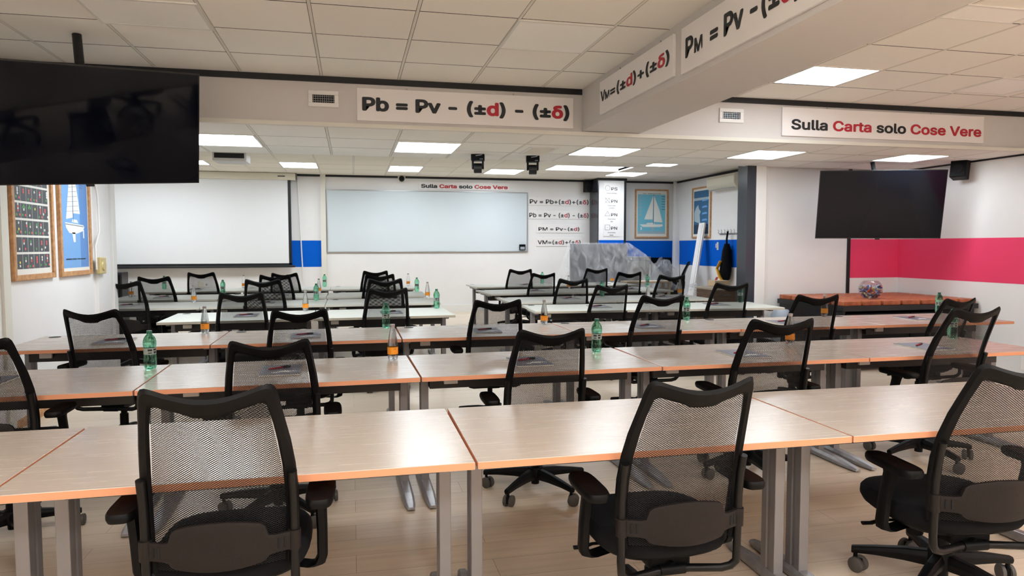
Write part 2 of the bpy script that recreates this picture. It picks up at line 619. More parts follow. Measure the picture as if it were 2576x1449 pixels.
tilec = srgb(247, 243, 235)
ceiling('ceiling', XL, XR, YN, YS, ZF, 0.411, 0.636, YS, 0.60, tilec, 'near suspended ceiling of mineral tiles')
ceiling('ceiling_middle', XL, XR, YS+0.03, YW-0.02, ZM, 0.4386, 0.637, 6.83, 0.635, srgb(247, 244, 238), 'low suspended ceiling over the middle rows')
sky = (3.72, 5.25, 12.5, 13.3)
ceiling('ceiling_far', XLB, XRB, YW-0.02, YB, ZB, 0.055, 0.65, 13.3, 0.8, srgb(236, 229, 216), 'far suspended ceiling before the whiteboard wall', (sky,))

# soffit face and trims
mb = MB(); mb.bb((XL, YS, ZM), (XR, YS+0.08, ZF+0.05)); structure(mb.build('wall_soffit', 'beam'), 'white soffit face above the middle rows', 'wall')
mb = MB(); mb.bb((XL, YS-0.014, ZF-0.05), (2.06, YS, ZF)); mb.bb((2.63, YS-0.014, ZF-0.05), (XR, YS, ZF)); structure(mb.build('trim_1', 'black_trim'), 'black strip along the top of the soffit', 'trim')
mb = MB(); mb.bb((XL, YS-0.02, ZM-0.012), (XR, YS+0.03, ZM+0.022)); structure(mb.build('trim_2', 'cream'), 'pale angle strip under the soffit edge', 'trim')
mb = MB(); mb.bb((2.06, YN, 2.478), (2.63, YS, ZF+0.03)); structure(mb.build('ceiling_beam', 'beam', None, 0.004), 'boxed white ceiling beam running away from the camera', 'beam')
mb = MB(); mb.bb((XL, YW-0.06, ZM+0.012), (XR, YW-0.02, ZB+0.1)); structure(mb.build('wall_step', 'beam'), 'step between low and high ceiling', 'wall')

# left wall, pilaster and corner post
mb = MB(); mb.bb((XL-0.12, YN, 0), (XL, 8.45, ZF+0.05)); structure(mb.build('wall_left', 'wall'), 'white wall with the two tall framed charts', 'wall')
mb = MB(); mb.bb((XL, 7.95, 0), (XL+0.035, 8.33, ZM)); structure(mb.build('trim_3', 'wall'), 'shallow white pilaster carrying the thermostat', 'trim')
mb = MB(); mb.bb((XL-0.12, 8.38, 0), (XL+0.05, 8.5, ZM)); structure(mb.build('trim_4', 'white_plastic', None, 0.004), 'white corner post at the end of the left wall', 'trim')
mb = MB(); mb.bb((XL, 5.98, 0), (XL+0.02, 6.09, ZF)); structure(mb.build('trim_5', 'cream'), 'cream door jamb strip on the left wall', 'trim')
mb = MB(); mb.bb((XL, 6.1, 0), (XL+0.014, 7.94, 0.07)); structure(mb.build('baseboard_left', 'oak'), 'low oak skirting on the left wall', 'baseboard')
mb = MB(); mb.bb((XLB, 8.45, 0), (XL-0.12, 8.55, ZB+0.05)); structure(mb.build('wall_return', 'wall'), 'return wall behind the left wall', 'wall')
mb = MB(); mb.bb((XLB-0.1, 8.45, 0), (XLB, YB, ZB+0.05)); structure(mb.build('wall_far_left', 'wall'), 'side wall of the far left bay', 'wall')
# rear and right
mb = MB(); mb.bb((XL-0.12, YN-0.1, 0), (XR+0.1, YN, ZF+0.05)); structure(mb.build('wall_rear', 'wall'), 'white wall behind the camera', 'wall')
rz1, rz0 = atx(2363, 600, XR).z, atx(2285, 699, XR).z
mb = MB(); mb.bb((XR, YN, 0), (XR+0.1, YW, ZF+0.05)); mb.bb((XR-0.002, YN, rz0), (XR, YW, rz1), 1)
structure(mb.build('wall_right', ['wall', 'red']), 'white wall with a raspberry red band', 'wall')
mb = MB(); mb.bb((XR-0.012, YN, ZM-0.02), (XR-0.001, YW, ZM-0.001)); structure(mb.build('trim_6', 'black_trim'), 'thin black strip where right wall meets the ceiling', 'trim')
# partition with the television
xa, xb, xc, xl = at(1854, 600, YW+0.12).x, at(1900, 600, YW-0.1).x, at(1915, 600, YW).x, at(2134, 600, YW).x
mb = MB(); mb.bb((xa+0.03, YW, 0), (XR+0.1, YW+0.1, ZB)); mb.bb((xl, YW-0.002, rz0), (XR, YW, rz1), 1)
structure(mb.build('wall_partition', ['wall', 'red']), 'white partition wall behind the corner television', 'wall')
mb = MB(); mb.bb((xa, YW-0.1, 0), (xb, YW, ZM)); mb.bb((xa, YW, 0), (xa+0.03, YW+0.12, ZB)); structure(mb.build('trim_7', 'slate'), 'slate grey panel ending the partition wall', 'trim')
mb = MB(); mb.bb((xb, YW-0.1, 0), (xc, YW, ZM)); mb.bb((xc, YW-0.03, 0), (xc+0.08, YW, ZM)); structure(mb.build('trim_8', 'white_plastic', None, 0.003), 'white door jamb beside the slate panel', 'trim')
mb = MB(); mb.bb((xl-0.02, YW-0.02, 0), (xl+0.022, YW, ZM)); structure(mb.build('trim_9', 'black_trim'), 'black upright strip bordering the red band', 'trim')
# far wall
bz1, bz0 = at(1640, 605.5, YB).z, at(1640, 665, YB).z
bx0, bx1 = at(728, 640, YB).x, at(812, 640, YB).x
px1 = at(1573, 520, YB).x
mb = MB(); mb.bb((XLB, YB, 0), (XRB, YB+0.1, ZB+0.05))
mb.bb((bx0-0.4, YB-0.002, bz0), (bx1, YB, bz1), 1); mb.bb((5.6, YB-0.002, bz0), (XRB, YB, bz1), 1)
structure(mb.build('wall_back', ['wall', 'blue']), 'far white wall with blue bands', 'wall')
mb = MB(); mb.bb((XRB, YW+0.1, 0), (XRB+0.1, YB, ZB+0.05)); mb.bb((XRB-0.002, YW+0.1, bz0), (XRB, YB, bz1), 1)
structure(mb.build('wall_far_right', ['wall', 'blue']), 'far right wall with a blue band', 'wall')
mb = MB(); mb.bb((XLB, YB-0.02, ZB-0.045), (XRB, YB-0.001, ZB)); mb.bb((XRB-0.02, YW+0.1, ZB-0.045), (XRB-0.001, YB-0.02, ZB))
structure(mb.build('trim_10', 'black_trim'), 'black strip along the top of the far walls', 'trim')
pst = at(813, 560, YB).x
mb = MB(); mb.bb((pst-0.045, YB-0.05, 0), (pst+0.06, YB-0.001, ZB-0.0)); structure(mb.build('trim_11', 'cream'), 'cream post left of the whiteboard', 'trim')
mb = MB(); mb.bb((pst+0.07, YB-0.03, 0), (5.3, YB-0.001, at(1144, 766, YB).z)); structure(mb.build('baseboard_back', 'white_plastic'), 'broad white skirting under the whiteboard', 'baseboard')
# far pillar
PY = 14.65
pxa, pxb = 5.31, at(1575, 520, PY).x
mb = MB()
mb.bb((pxa, PY+0.01, 0), (pxb, YB, ZB), 0)
mb.bb((pxa+0.02, PY, 0), (pxb-0.05, PY+0.02, ZB), 1)
mb.bb((pxa+0.02, PY-0.002, bz0), (pxb-0.05, PY, at(1540, 604, PY).z), 2)
mb.bb((pxa-0.01, PY-0.015, ZB-0.055), (pxb+0.01, PY+0.3, ZB-0.001), 3)
mb.bb((pxb-0.05, PY-0.006, 0), (pxb, PY+0.02, ZB), 3)
structure(mb.build('pillar', ['slate', 'wall', 'blue', 'black_trim']), 'slate sided pillar with a white front', 'pillar')

# ------------------------------------------------------------------ ceiling lights
def light_panel(quad, z, lit, label, group, hold=None):
    P = [on(u, v, z) for u, v in quad]
    x0, x1 = (P[0].x+P[3].x)/2, (P[1].x+P[2].x)/2
    y0, y1 = (P[0].y+P[1].y)/2, (P[2].y+P[3].y)/2
    if y0 > y1: y0, y1 = y1, y0
    cx, cy, hx, hy = (x0+x1)/2, (y0+y1)/2, abs(x1-x0)/2, (y1-y0)/2
    t = thing('ceiling_light', (cx, cy, z), label, 'light', group)
    mb = MB()
    b = 0.018
    mb.bb((-hx-b, -hy-b, -0.008), (hx+b, -hy, 0.004)); mb.bb((-hx-b, hy, -0.008), (hx+b, hy+b, 0.004))
    mb.bb((-hx-b, -hy, -0.008), (-hx, hy, 0.004)); mb.bb((hx, -hy, -0.008), (hx+b, hy, 0.004))
    mb.build('frame', 'panel_frame', t)
    mb = MB(); mb.bb((-hx, -hy, -0.006), (hx, hy, 0.002)); mb.build('diffuser', 'lit' if lit else 'unlit', t)
    return t
GL = 'square lit panels in the ceilings'
GU = 'square switched-off panels in the near ceiling'
mids = [([(400, 334), (636, 338), (656, 366), (376, 361)], 'lit square panel in the low ceiling, half hidden by the big television'),
        ([(1003, 356), (1157, 360), (1136, 385), (993, 380)], 'lit square panel in the low ceiling under the Pb sign'),
        ([(1473, 369.5), (1610, 373), (1560, 392), (1432, 388)], 'lit square panel in the low ceiling, just past the boxed beam'),
        ([(1900, 378), (2022, 380), (1952, 399), (1829, 397)], 'lit square panel in the low ceiling above the slate panel'),
        ([(2280, 388), (2386, 391), (2300, 405), (2192, 404)], 'lit square panel in the low ceiling, directly above the corner television')]
for q, lb in mids: light_panel(q, ZM, True, lb, GL)
fars = [([(704, 407), (795, 410), (798, 422), (712, 420)], 'lit far ceiling panel beside the projector, near the screen'),
        ([(983, 417), (1064, 419), (1052, 431), (977, 430)], 'lit far ceiling panel above the whiteboard left half'),
        ([(1232, 424), (1312, 428), (1298, 438), (1224, 436)], 'lit far ceiling panel between the two black ceiling cameras'),
        ([(1553, 432), (1622, 435), (1598, 443), (1527, 441)], 'lit far ceiling panel in front of the slate pillar'),
        ([(438, 401), (519, 404), (519, 413), (445, 411)], 'lit far ceiling panel peeking out behind the big television edge'),
        ([(1640, 410.5), (1702, 412), (1690, 418), (1628, 417)], 'lit far ceiling panel right of the skylight box')]
fars.append(([(318, 398), (398, 400), (390, 411), (300, 409)], 'added lit far ceiling panel hidden behind the big television'))  # unseen panels, this and the next, added to brighten the projection screen
fars.append(([(170, 396), (250, 398), (235, 408), (150, 406)], 'leftmost added lit far ceiling panel hidden behind the big television'))
for q, lb in fars: light_panel(q, ZB, True, lb, GL)
light_panel([(2050, 166), (2211, 175), (2100, 214), (1947, 205)], ZF, True, 'lit square panel in the near ceiling right of the boxed beam', GL)
for q, lb in (([(200, 0), (484, 0), (525, 70), (264, 56)], 'switched-off near ceiling panel above the big television'),
              ([(1305, 53), (1535, 66), (1467, 130), (1262, 120)], 'switched-off near ceiling panel above the Pb sign'),
              ([(2399, 18), (2600, 18), (2580, 58), (2380, 42)], 'switched-off near ceiling panel in the top right corner'),
              ([(2510, 196), (2640, 203), (2545, 236), (2410, 229)], 'switched-off near ceiling panel above the big Sulla Carta sign')):
    light_panel(q, ZF, False, lb, GU)
for k in range(12):  # guessed panels out of view, added to brighten the near end
    i, x, y = k % 6, (-1.5, 0.1, 1.4, 3.4, 4.7, 6.1)[k % 6], (1.0, -1.2)[k//6]
    t = thing('ceiling_light', (x, y, ZF), 'added unseen warm ceiling panel ' + ('over the first row, ', 'behind the camera, ')[k//6] + ('against the left wall', 'second from the left wall', 'left of the boxed beam', 'right of the boxed beam', 'second from the right wall', 'against the right wall')[i], 'light', 'added unseen warm panels over the near end')
    mb = MB()
    for (p, q) in (((-0.31, -0.31, -0.008), (0.31, -0.292, 0.004)), ((-0.31, 0.292, -0.008), (0.31, 0.31, 0.004)), ((-0.31, -0.292, -0.008), (-0.292, 0.292, 0.004)), ((0.292, -0.292, -0.008), (0.31, 0.292, 0.004))): mb.bb(p, q)
    mb.build('frame', 'panel_frame', t)
    mb = MB(); mb.bb((-0.292, -0.292, -0.006), (0.292, 0.292, 0.002)); mb.build('diffuser', ('fill_warm', 'fill_rear')[k//6], t)
# skylight frame (sunk light well)
t = thing('skylight_box', ((sky[0]+sky[1])/2, (sky[2]+sky[3])/2, ZB), 'wide glowing skylight well sunk in the far ceiling', 'skylight')
hx, hy = (sky[1]-sky[0])/2, (sky[3]-sky[2])/2
mb = MB(); mb.bb((-hx-0.03, -hy-0.03, -0.008), (hx+0.03, -hy, 0.0)); mb.bb((-hx-0.03, hy, -0.008), (hx+0.03, hy+0.03, 0.0)); mb.bb((-hx-0.03, -hy, -0.008), (-hx, hy, 0)); mb.bb((hx, -hy, -0.008), (hx+0.03, hy, 0))
mb.build('frame', 'panel_frame', t)
mb = MB(); D = 0.20
mb.bb((-hx-0.02, hy, 0), (hx+0.02, hy+0.02, D)); mb.bb((-hx-0.02, -hy-0.02, 0), (hx+0.02, -hy, D)); mb.bb((-hx-0.02, -hy, 0), (-hx, hy, D)); mb.bb((hx, -hy, 0), (hx+0.02, hy, D))
mb.bb((-hx, hy-0.012, 0.055), (hx, hy, 0.066), 1)
mb.build('well', ['white_plastic', 'alu'], t)
mb = MB(); mb.bb((-hx, -hy, D), (hx, hy, D+0.02)); mb.build('diffuser', mat('sky_diffuser', (0.9, 0.9, 0.95), 0.5, emit=((0.94, 0.95, 1.05), 5.0)), t)

# ------------------------------------------------------------------ vents
def vent(u0, v0, u1, v1, label):
    a, b = at(u0, v0, YS), at(u1, v1, YS)
    w, h = b.x-a.x, a.z-b.z
    t = thing('air_vent', ((a.x+b.x)/2, YS, (a.z+b.z)/2), label, 'vent', 'air vents on the soffit')
    mb = MB(); e = 0.034
    mb.bb((-w/2, -0.014, h/2-e), (w/2, 0, h/2)); mb.bb((-w/2, -0.014, -h/2), (w/2, 0, -h/2+e))
    mb.bb((-w/2, -0.014, -h/2+e), (-w/2+e, 0, h/2-e)); mb.bb((w/2-e, -0.014, -h/2+e), (w/2, 0, h/2-e))
    mb.build('frame', 'white_plastic', t, 0.003)
    mb = MB(); mb.bb((-w/2+e, -0.003, -h/2+e), (w/2-e, -0.001, h/2-e)); mb.build('backing', 'slot', t)
    mb = MB()
    n = 10
    for i in range(n):
        x = -w/2+e + (w-2*e)*(i+0.5)/n
        mb.bb((x-0.0013, -0.012, -h/2+e), (x+0.0013, -0.003, h/2-e))
    for i in range(3):
        z = -h/2+e + (h-2*e)*(i+0.75)/3.4
        mb.bb((-w/2+e, -0.008, z-0.0014), (w/2-e, -0.004, z+0.0014))
    mb.build('louvre', 'alu', t)
vent(775, 227, 852, 271, 'square air vent on the soffit left of the Pb sign')
vent(1809, 272, 1869, 310, 'square air vent on the soffit left of the big Sulla Carta sign')
q = [on(u, v, ZM) for u, v in [(1342, 370), (1398, 372), (1370, 387), (1317, 385)]]
t = thing('air_grille', ((q[0].x+q[1].x)/2+0.0, (q[0].y+q[2].y)/2, ZM), 'grey square air grille set in the low ceiling', 'vent')
mb = MB(); mb.bb((-0.16, -0.25, -0.006), (0.16, 0.25, 0.0)); mb.build('frame', 'panel_frame', t, 0.002)
mb = MB()
for i in range(14):
    mb.bb((-0.12, -0.21+i*0.03, -0.011), (0.12, -0.21+i*0.03+0.016, -0.006))
mb.build('louvre', 'tbar', t)

# ------------------------------------------------------------------ signs
def sign(O, X, Y, w, h, th, label, group=None):
    """board with lower left corner O in the frame X, Y"""
    N = X.cross(Y)
    t = thing('sign', O, label, 'sign', group)
    mb = MB(); mb.prism([(0, 0), (w, 0), (w, h), (0, h)], th, Vector(), X, Y)
    mb.build('board', 'board', t, 0.002)
    return t, N
PB = [('Pb = Pv - (±', 'ink', 1), ('d', 'redink', 1), (') - (±', 'ink', 1), ('δ', 'redink', 1), (')', 'ink', 1)]
VMR = [('VM=(±', 'ink', 1), ('d', 'redink', 1), (')+(±', 'ink', 1), ('δ', 'redink', 1), (')', 'ink', 1)]
PMR = [('PM = Pv-(±', 'ink', 1), ('d', 'redink', 1), (')', 'ink', 1)]
SUL = [('Sulla ', 'ink', 1), ('Carta ', 'redink', 1), ('solo ', 'ink', 1), ('Cose Vere', 'redink', 1)]
PV = [('Pv = Pb+(±', 'ink', 1), ('d', 'redink', 1), (')+(±', 'ink', 1), ('δ', 'redink', 1), (')', 'ink', 1)]

def pins(t, X, Y, xs, h, th):
    N = X.cross(Y)
    mb = MB()
    for x in xs:
        p = X*x + Y*h
        mb.tube([p+X*(-0.006)+Y*0.002+N*th*0.6, p+Y*0.016+N*th*0.6, p+X*0.006+Y*0.002+N*th*0.6], 0.0012, 6)
    mb.build('hook', 'ink', t)

def facing(quad, y, th=0.012):
    P = [at(u, v, y) for u, v in quad]
    x0, x1 = (P[0].x+P[3].x)/2, (P[1].x+P[2].x)/2
    z1, z0 = (P[0].z+P[1].z)/2, (P[2].z+P[3].z)/2
    return x0, x1, z0, z1
# Pb sign on the soffit
x0, x1, z0, z1 = facing([(897, 221), (1441, 248), (1441, 325), (898, 302)], YS)
t, N = sign(Vector((x0, YS, z0)), EX, EZ, x1-x0, z1-z0, 0.014, 'white formula sign reading Pb = Pv on the soffit')
a, b = at(911, 277, YS), at(1431, 296, YS)
lettering(PB, t, Vector((a.x-x0, 0, at(911, 277, YS).z-z0)), EX, EZ, b.x-a.x, at(911, 233, YS).z-at(911, 277, YS).z, 0.03, 0.0152)
pins(t, EX, EZ, (0.42, 1.36), z1-z0, 0.014)
# big Sulla sign
x0, x1, z0, z1 = facing([(1965, 272), (2471, 292), (2471, 358), (1965, 345)], YS)
t, N = sign(Vector((x0, YS, z0)), EX, EZ, x1-x0, z1-z0, 0.02, 'large white Sulla Carta solo Cose Vere sign on the soffit')
a, b = at(1987, 325, YS), at(2464, 340, YS)
lettering(SUL, t, Vector((a.x-x0, 0, a.z-z0)), EX, EZ, b.x-a.x, at(1987, 291, YS).z-a.z, 0.022, 0.0212)
pins(t, EX, EZ, (0.5, 1.72), z1-z0, 0.02)
# beam signs (read along -Y on the left face of the beam)
XBM = 2.06
nY = Vector((0, -1, 0))
def beam_sign(ul, vl_t, vl_b, ur, vr_t, vr_b, label):
    A, B = atx(ul, vl_b, XBM), atx(ur, vr_b, XBM)
    zt = (atx(ul, vl_t, XBM).z + atx(ur, vr_t, XBM).z)/2
    zb = (A.z+B.z)/2
    return sign(Vector((XBM, A.y, zb)), nY, EZ, A.y-B.y, zt-zb, 0.02, label) + (A.y, zb, A.y-B.y, zt-zb)
t, N, ya, zb, w, hh = beam_sign(1514, 204, 287, 1700, 91, 196, 'white formula sign reading VM on the boxed beam')
a, b = atx(1517, 257, XBM), atx(1686, 195, XBM)
s0 = atx(1517, 222, XBM).z - a.z
lettering([('V', 'ink', 1)], t, nY*(ya-a.y) + EZ*(a.z-zb), nY, EZ, 0.105, s0, 0.02, 0.0212)
lettering([('M', 'ink', 1)], t, nY*(ya-a.y+0.105) + EZ*(a.z-zb), nY, EZ, 0.095, s0*0.72, 0.02, 0.0212)
lettering([('=(±', 'ink', 1), ('d', 'redink', 1), (')+(±', 'ink', 1), ('δ', 'redink', 1), (')', 'ink', 1)], t, nY*(ya-a.y+0.22) + EZ*(a.z-zb), nY, EZ, w-0.30, s0, 0.022, 0.0212)
pins(t, nY, EZ, (w*0.32, w*0.85), hh, 0.02)
t, N, ya, zb, w, hh = beam_sign(1720, 72, 185, 2085, -160, 4, 'white formula sign reading PM, cut off by the picture top')
a = atx(1732, 146, XBM)
s0 = atx(1732, 80, XBM).z - a.z
k = 0.0
lettering([('P', 'ink', 1)], t, nY*(ya-a.y) + EZ*(a.z-zb), nY, EZ, 0.10, s0, 0.024, 0.0212)
lettering([('M', 'ink', 1)], t, nY*(ya-a.y+0.115) + EZ*(a.z-zb), nY, EZ, 0.10, s0*0.72, 0.022, 0.0212)
lettering([('= Pv -(±', 'ink', 1), ('d', 'redink', 1), (')', 'ink', 1)], t, nY*(ya-a.y+0.305) + EZ*(a.z-zb), nY, EZ, (w-0.40)*0.86, s0, 0.024, 0.0212)
# far wall signs
def wall_sign(quad, runs, bl, tr, label, group=None, y=YB, bold=0.0):
    x0, x1, z0, z1 = facing(quad, y)
    t, N = sign(Vector((x0, y-0.001, z0)), EX, EZ, x1-x0, z1-z0, 0.012, label, group)
    bold += 0.018
    a, b = at(*bl, y), at(*tr, y)
    lettering(runs, t, Vector((a.x-x0, 0, a.z-z0)), EX, EZ, b.x-a.x, b.z-a.z, bold, 0.0135)
    pins(t, EX, EZ, ((x1-x0)*0.15, (x1-x0)*0.85), z1-z0, 0.012)
wall_sign([(1053, 455), (1281, 463), (1281, 480), (1053, 475)], SUL, (1059, 472), (1277, 464), 'small Sulla Carta solo Cose Vere sign above the whiteboard', bold=0.012)
wall_sign([(1328, 496), (1482, 498), (1482, 518), (1328, 516)], PV, (1332, 512), (1480, 499.5), 'topmost of four formula signs beside the whiteboard, starting Pv', 'formula signs beside the whiteboard')
wall_sign([(1328, 529), (1482, 532), (1482, 552), (1328, 550)], [('Pb = Pv - (±', 'ink', 1), ('d', 'redink', 1), (') - (±', 'ink', 1), ('δ', 'redink', 1), (')', 'ink', 1)], (1331, 546), (1480, 533), 'second formula sign from the top beside the whiteboard, starting Pb', 'formula signs beside the whiteboard')
wall_sign([(1349, 564), (1463, 566), (1463, 587), (1349, 585)], [('PM = Pv-(±', 'ink', 1), ('d', 'redink', 1), (')', 'ink', 1)], (1354, 580), (1457, 569), 'third formula sign from the top beside the whiteboard, starting PM', 'formula signs beside the whiteboard')
wall_sign([(1349, 597), (1463, 599), (1463, 620), (1349, 619)], VMR, (1352, 614), (1460, 601), 'lowest formula sign beside the whiteboard, partly behind plastic', 'formula signs beside the whiteboard')
# pillar sign with the four plotting symbols
x0, x1, z0, z1 = facing([(1518, 459), (1559, 459), (1559, 595), (1518, 595)], PY)
t, N = sign(Vector((x0, PY-0.001, z0)), EX, EZ, x1-x0, z1-z0, 0.008, 'tall white plotting symbol sign on the slate pillar')
w, hh = x1-x0, z1-z0
mb = MB()
def ring(cx, cz, r, th=0.006, n=28):
    mb.tube([Vector((cx+r*cos(2*pi*k/n), -0.0095, cz+r*sin(2*pi*k/n))) for k in range(n)], th/2, 6, 0, True)
def line(ax, az, bx, bz, th=0.006):
    mb.tube([(ax, -0.0095, az), (bx, -0.0095, bz)], th/2, 6)
cx = w*0.24
for i, (vy, nm, subs) in enumerate(((473, 'PS', ('Punto Stimato',)), (504, 'PN', ('Punto Nave', 'Costiero')), (538, 'PN', ('Punto Nave', 'GPS')), (572, 'PN', ('Punto Nave', 'Radar')))):
    cz = at(1530, vy, PY).z - z0
    r = 0.055
    if i == 0: ring(cx, cz, r)
    if i == 1:
        ring(cx, cz, r*0.95)
        line(cx-r*1.2, cz-r*1.2, cx+r*1.2, cz+r*1.2); line(cx-r*1.2, cz+r*1.2, cx+r*1.2, cz-r*1.2)
    if i == 2:
        line(cx-r*1.1, cz-r*0.8, cx+r*1.1, cz-r*0.8); line(cx-r*1.1, cz-r*0.8, cx, cz+r*1.1); line(cx+r*1.1, cz-r*0.8, cx, cz+r*1.1)
    if i == 3:
        for (p, q) in (((-1, -1), (1, -1)), ((1, -1), (1, 1)), ((1, 1), (-1, 1)), ((-1, 1), (-1, -1))):
            line(cx+p[0]*r, cz+p[1]*r, cx+q[0]*r, cz+q[1]*r)
    if i != 1: ring(cx, cz-0.003, 0.004, 0.006, 8)
    lettering([(nm, 'ink', 1)], t, Vector((w*0.46, 0, cz-0.05)), EX, EZ, w*0.38, 0.09, 0.012, 0.0095)
    for k, sx in enumerate(subs):
        ww = w*0.047*len(sx)
        lettering([(sx, 'ink', 1)], t, Vector((w*0.5-ww/2, 0, cz-0.125-k*0.055)), EX, EZ, ww, 0.028, 0.01, 0.0095)
mb.build('symbols', 'ink', t)

# ------------------------------------------------------------------ whiteboard and projection screen
x0, x1, z0, z1 = facing([(822, 479), (1324.5, 486), (1324.5, 631), (826, 633)], YB)
t = thing('whiteboard', ((x0+x1)/2, YB-0.005, z0), 'wide blank whiteboard on the far wall', 'whiteboard')
w, hh = (x1-x0)/2, z1-z0
mb = MB(); mb.bb((-w, -0.02, 0), (w, 0, hh)); mb.build('panel', 'whiteboard', t)
mb = MB(); e = 0.02
mb.bb((-w-e, -0.03, -e), (w+e, 0, 0)); mb.bb((-w-e, -0.03, hh), (w+e, 0, hh+e)); mb.bb((-w-e, -0.03, 0), (-w, 0, hh)); mb.bb((w, -0.03, 0), (w+e, 0, hh))
mb.build('frame', 'alu', t, 0.003)
p = at(1314, 622, YB-0.05)
t = thing('board_eraser', (p.x, YB-0.036, p.z), 'small black marker holder on the whiteboard corner', 'eraser')
mb = MB(); mb.bb((-0.07, -0.035, -0.065), (0.07, 0, 0.065)); mb.build('body', 'black', t, 0.006)
mb = MB(); mb.bb((-0.05, -0.04, -0.05), (0.05, -0.034, 0.01)); mb.build('felt', 'greyplastic', t, 0.002)

YC = YB-0.16
x1 = at(733, 560, YC).x; z1 = at(733, 452, YC).z; z0 = at(700, 672, YC).z
xl2 = -5.0
t = thing('projection_screen', ((xl2+x1)/2, YC, z0), 'pulled-down white projection screen with black borders', 'screen')
w = (x1-xl2)/2
mb = MB(); mb.bb((-w+0.07, -0.003, 0.05), (w-0.06, 0.003, z1-z0)); mb.build('fabric', 'projection', t)
mb = MB(); mb.bb((w-0.06, -0.0045, 0.05), (w, 0.0045, z1-z0)); mb.bb((-w, -0.0045, 0.05), (-w+0.07, 0.0045, z1-z0)); mb.bb((-w, -0.0045, 0.03), (w, 0.0045, 0.08)); mb.build('border', 'black_trim', t)
mb = MB(); mb.tube([(-w-0.03, 0, 0.015), (w+0.06, 0, 0.015)], 0.022, 12); mb.build('weight_bar', 'black_trim', t)
mb = MB(); cz = z1-z0
mb.bb((-w-0.1, -0.06, cz-0.01), (w+0.10, 0.08, cz+0.125)); mb.bb((w+0.10, -0.062, cz-0.012), (w+0.125, 0.082, cz+0.128), 1)
mb.bb((w-0.25, -0.063, cz+0.05), (w-0.1, -0.058, cz+0.075), 1)
mb.build('housing', ['ivory', 'black_trim'], t, 0.02, 3)

# dark cabinet and socket under the screen
p = at(296, 700, 14.6)
t = thing('speaker_cabinet', (p.x-0.1, 14.7, 0), 'dark upright cabinet below the projection screen', 'cabinet')
mb = MB(); mb.bb((-0.2, -0.2, 0), (0.2, 0.2, 0.95)); mb.build('body', 'blackwood', t, 0.01)
mb = MB(); mb.bb((-0.17, -0.215, 0.06), (0.17, -0.2, 0.9)); mb.build('door', 'black', t, 0.004)
for i, (u, v, lb) in enumerate(((505, 715, 'beige wall plate under the projection screen'), (520, 716, 'white wall socket under the projection screen'))):
    p = at(u, v, YB)
    t = thing('wall_socket', (p.x, YB-0.001, p.z), lb, 'socket')
    mb = MB(); mb.bb((-0.06, -0.012, -0.06), (0.06, 0, 0.06)); mb.build('plate', 'ivory' if i == 0 else 'white_plastic', t, 0.004)
    if i: mb = MB(); mb.lathe([(0.02, 0), (0.02, 0.002)], 16, 0, Matrix.Translation((0, -0.014, 0)) @ Matrix.Rotation(pi/2, 4, 'X')); mb.build('outlet', 'greyplastic', t)

# wall cable near the blue band
pts = [at(u, v, YB-0.012) for u, v in ((748, 452), (752, 520), (757, 600), (759, 640), (763, 700), (764, 716))]
mb = MB(); mb.tube(pts, 0.012, 8); tag(mb.build('wall_cable', 'white_plastic'), 'white cable hanging over the blue band beside the screen', 'cable')

# ------------------------------------------------------------------ televisions
def television(TL, TR, BL, label, mount):
    X = (TR-TL); w = X.length; X.normalize()
    Yv = (TL-BL); hh = Yv.length; Yv.normalize()
    Yv = (Yv - X*Yv.dot(X)).normalized()
    O = (TL+TR)/2 - Yv*hh/2
    t = thing('television', O, label, 'television')
    N = X.cross(Yv)
    T = frame_T(Vector(), X, Yv)
    mb = MB(); mb.box((0, 0, -0.004), (w, hh, 0.009), 0, T); mb.box((0, -hh*0.12, -0.026), (w*0.8, hh*0.6, 0.036), 0, T); mb.build('housing', 'bezel', t, 0.002)
    mb = MB(); mb.box((0, 0, 0.001), (w-0.016, hh-0.02, 0.003), 0, T); mb.build('screen', 'screen', t)
    mb = MB(); mb.box((-0.0, -hh/2-0.006, 0.0), (0.05, 0.014, 0.02), 0, T); mb.build('sensor', 'bezel', t, 0.003)
    mb = MB(); mb.box((0, -0.05, -0.055), (0.5, 0.3, 0.03), 0, T)
    ctr = T @ Vector((0, 0.05, -0.06))
    for p, r in mount:
        mb.tube([ctr, Vector(p)-O], r, 10)
    mb.build('mount', 'black_trim', t, 0.003)
    return t
sc = 1.0
q = [(2063.7, 429.2), (2386, 426), (2363, 600), (2047.7, 600)]
kk = [1.0, 0.982, 1.002, 1.021]
base = 7.35/ray(*q[0]).y
TL, TR, BR, BL = [CAM + ray(*q[i])*kk[i]*base for i in range(4)]
cn = (TL+TR)/2
t = television(TL, TR, BL, 'black television hung across the right corner over the red band', [((cn.x+0.05, cn.y+0.25, ZM), 0.025)])
d = Vector((0.90, 0.428, 0.068)).normalized()
up = Vector((0.0975, -0.3525, 0.931)).normalized()
TRl = CAM + ray(502, 186)*(Vector((-1.033, 5.395, 2.655))-CAM).length/ray(502, 186).length
Ht, Wt = 0.80, 1.42
TLl = TRl - d*Wt
BLl = TLl - up*Ht
cn = (TRl+TLl)/2
t = television(TLl, TRl, BLl, 'big black television tilted down from the ceiling above the left wall', [((cn.x-0.1, cn.y+0.2, ZF), 0.03)])

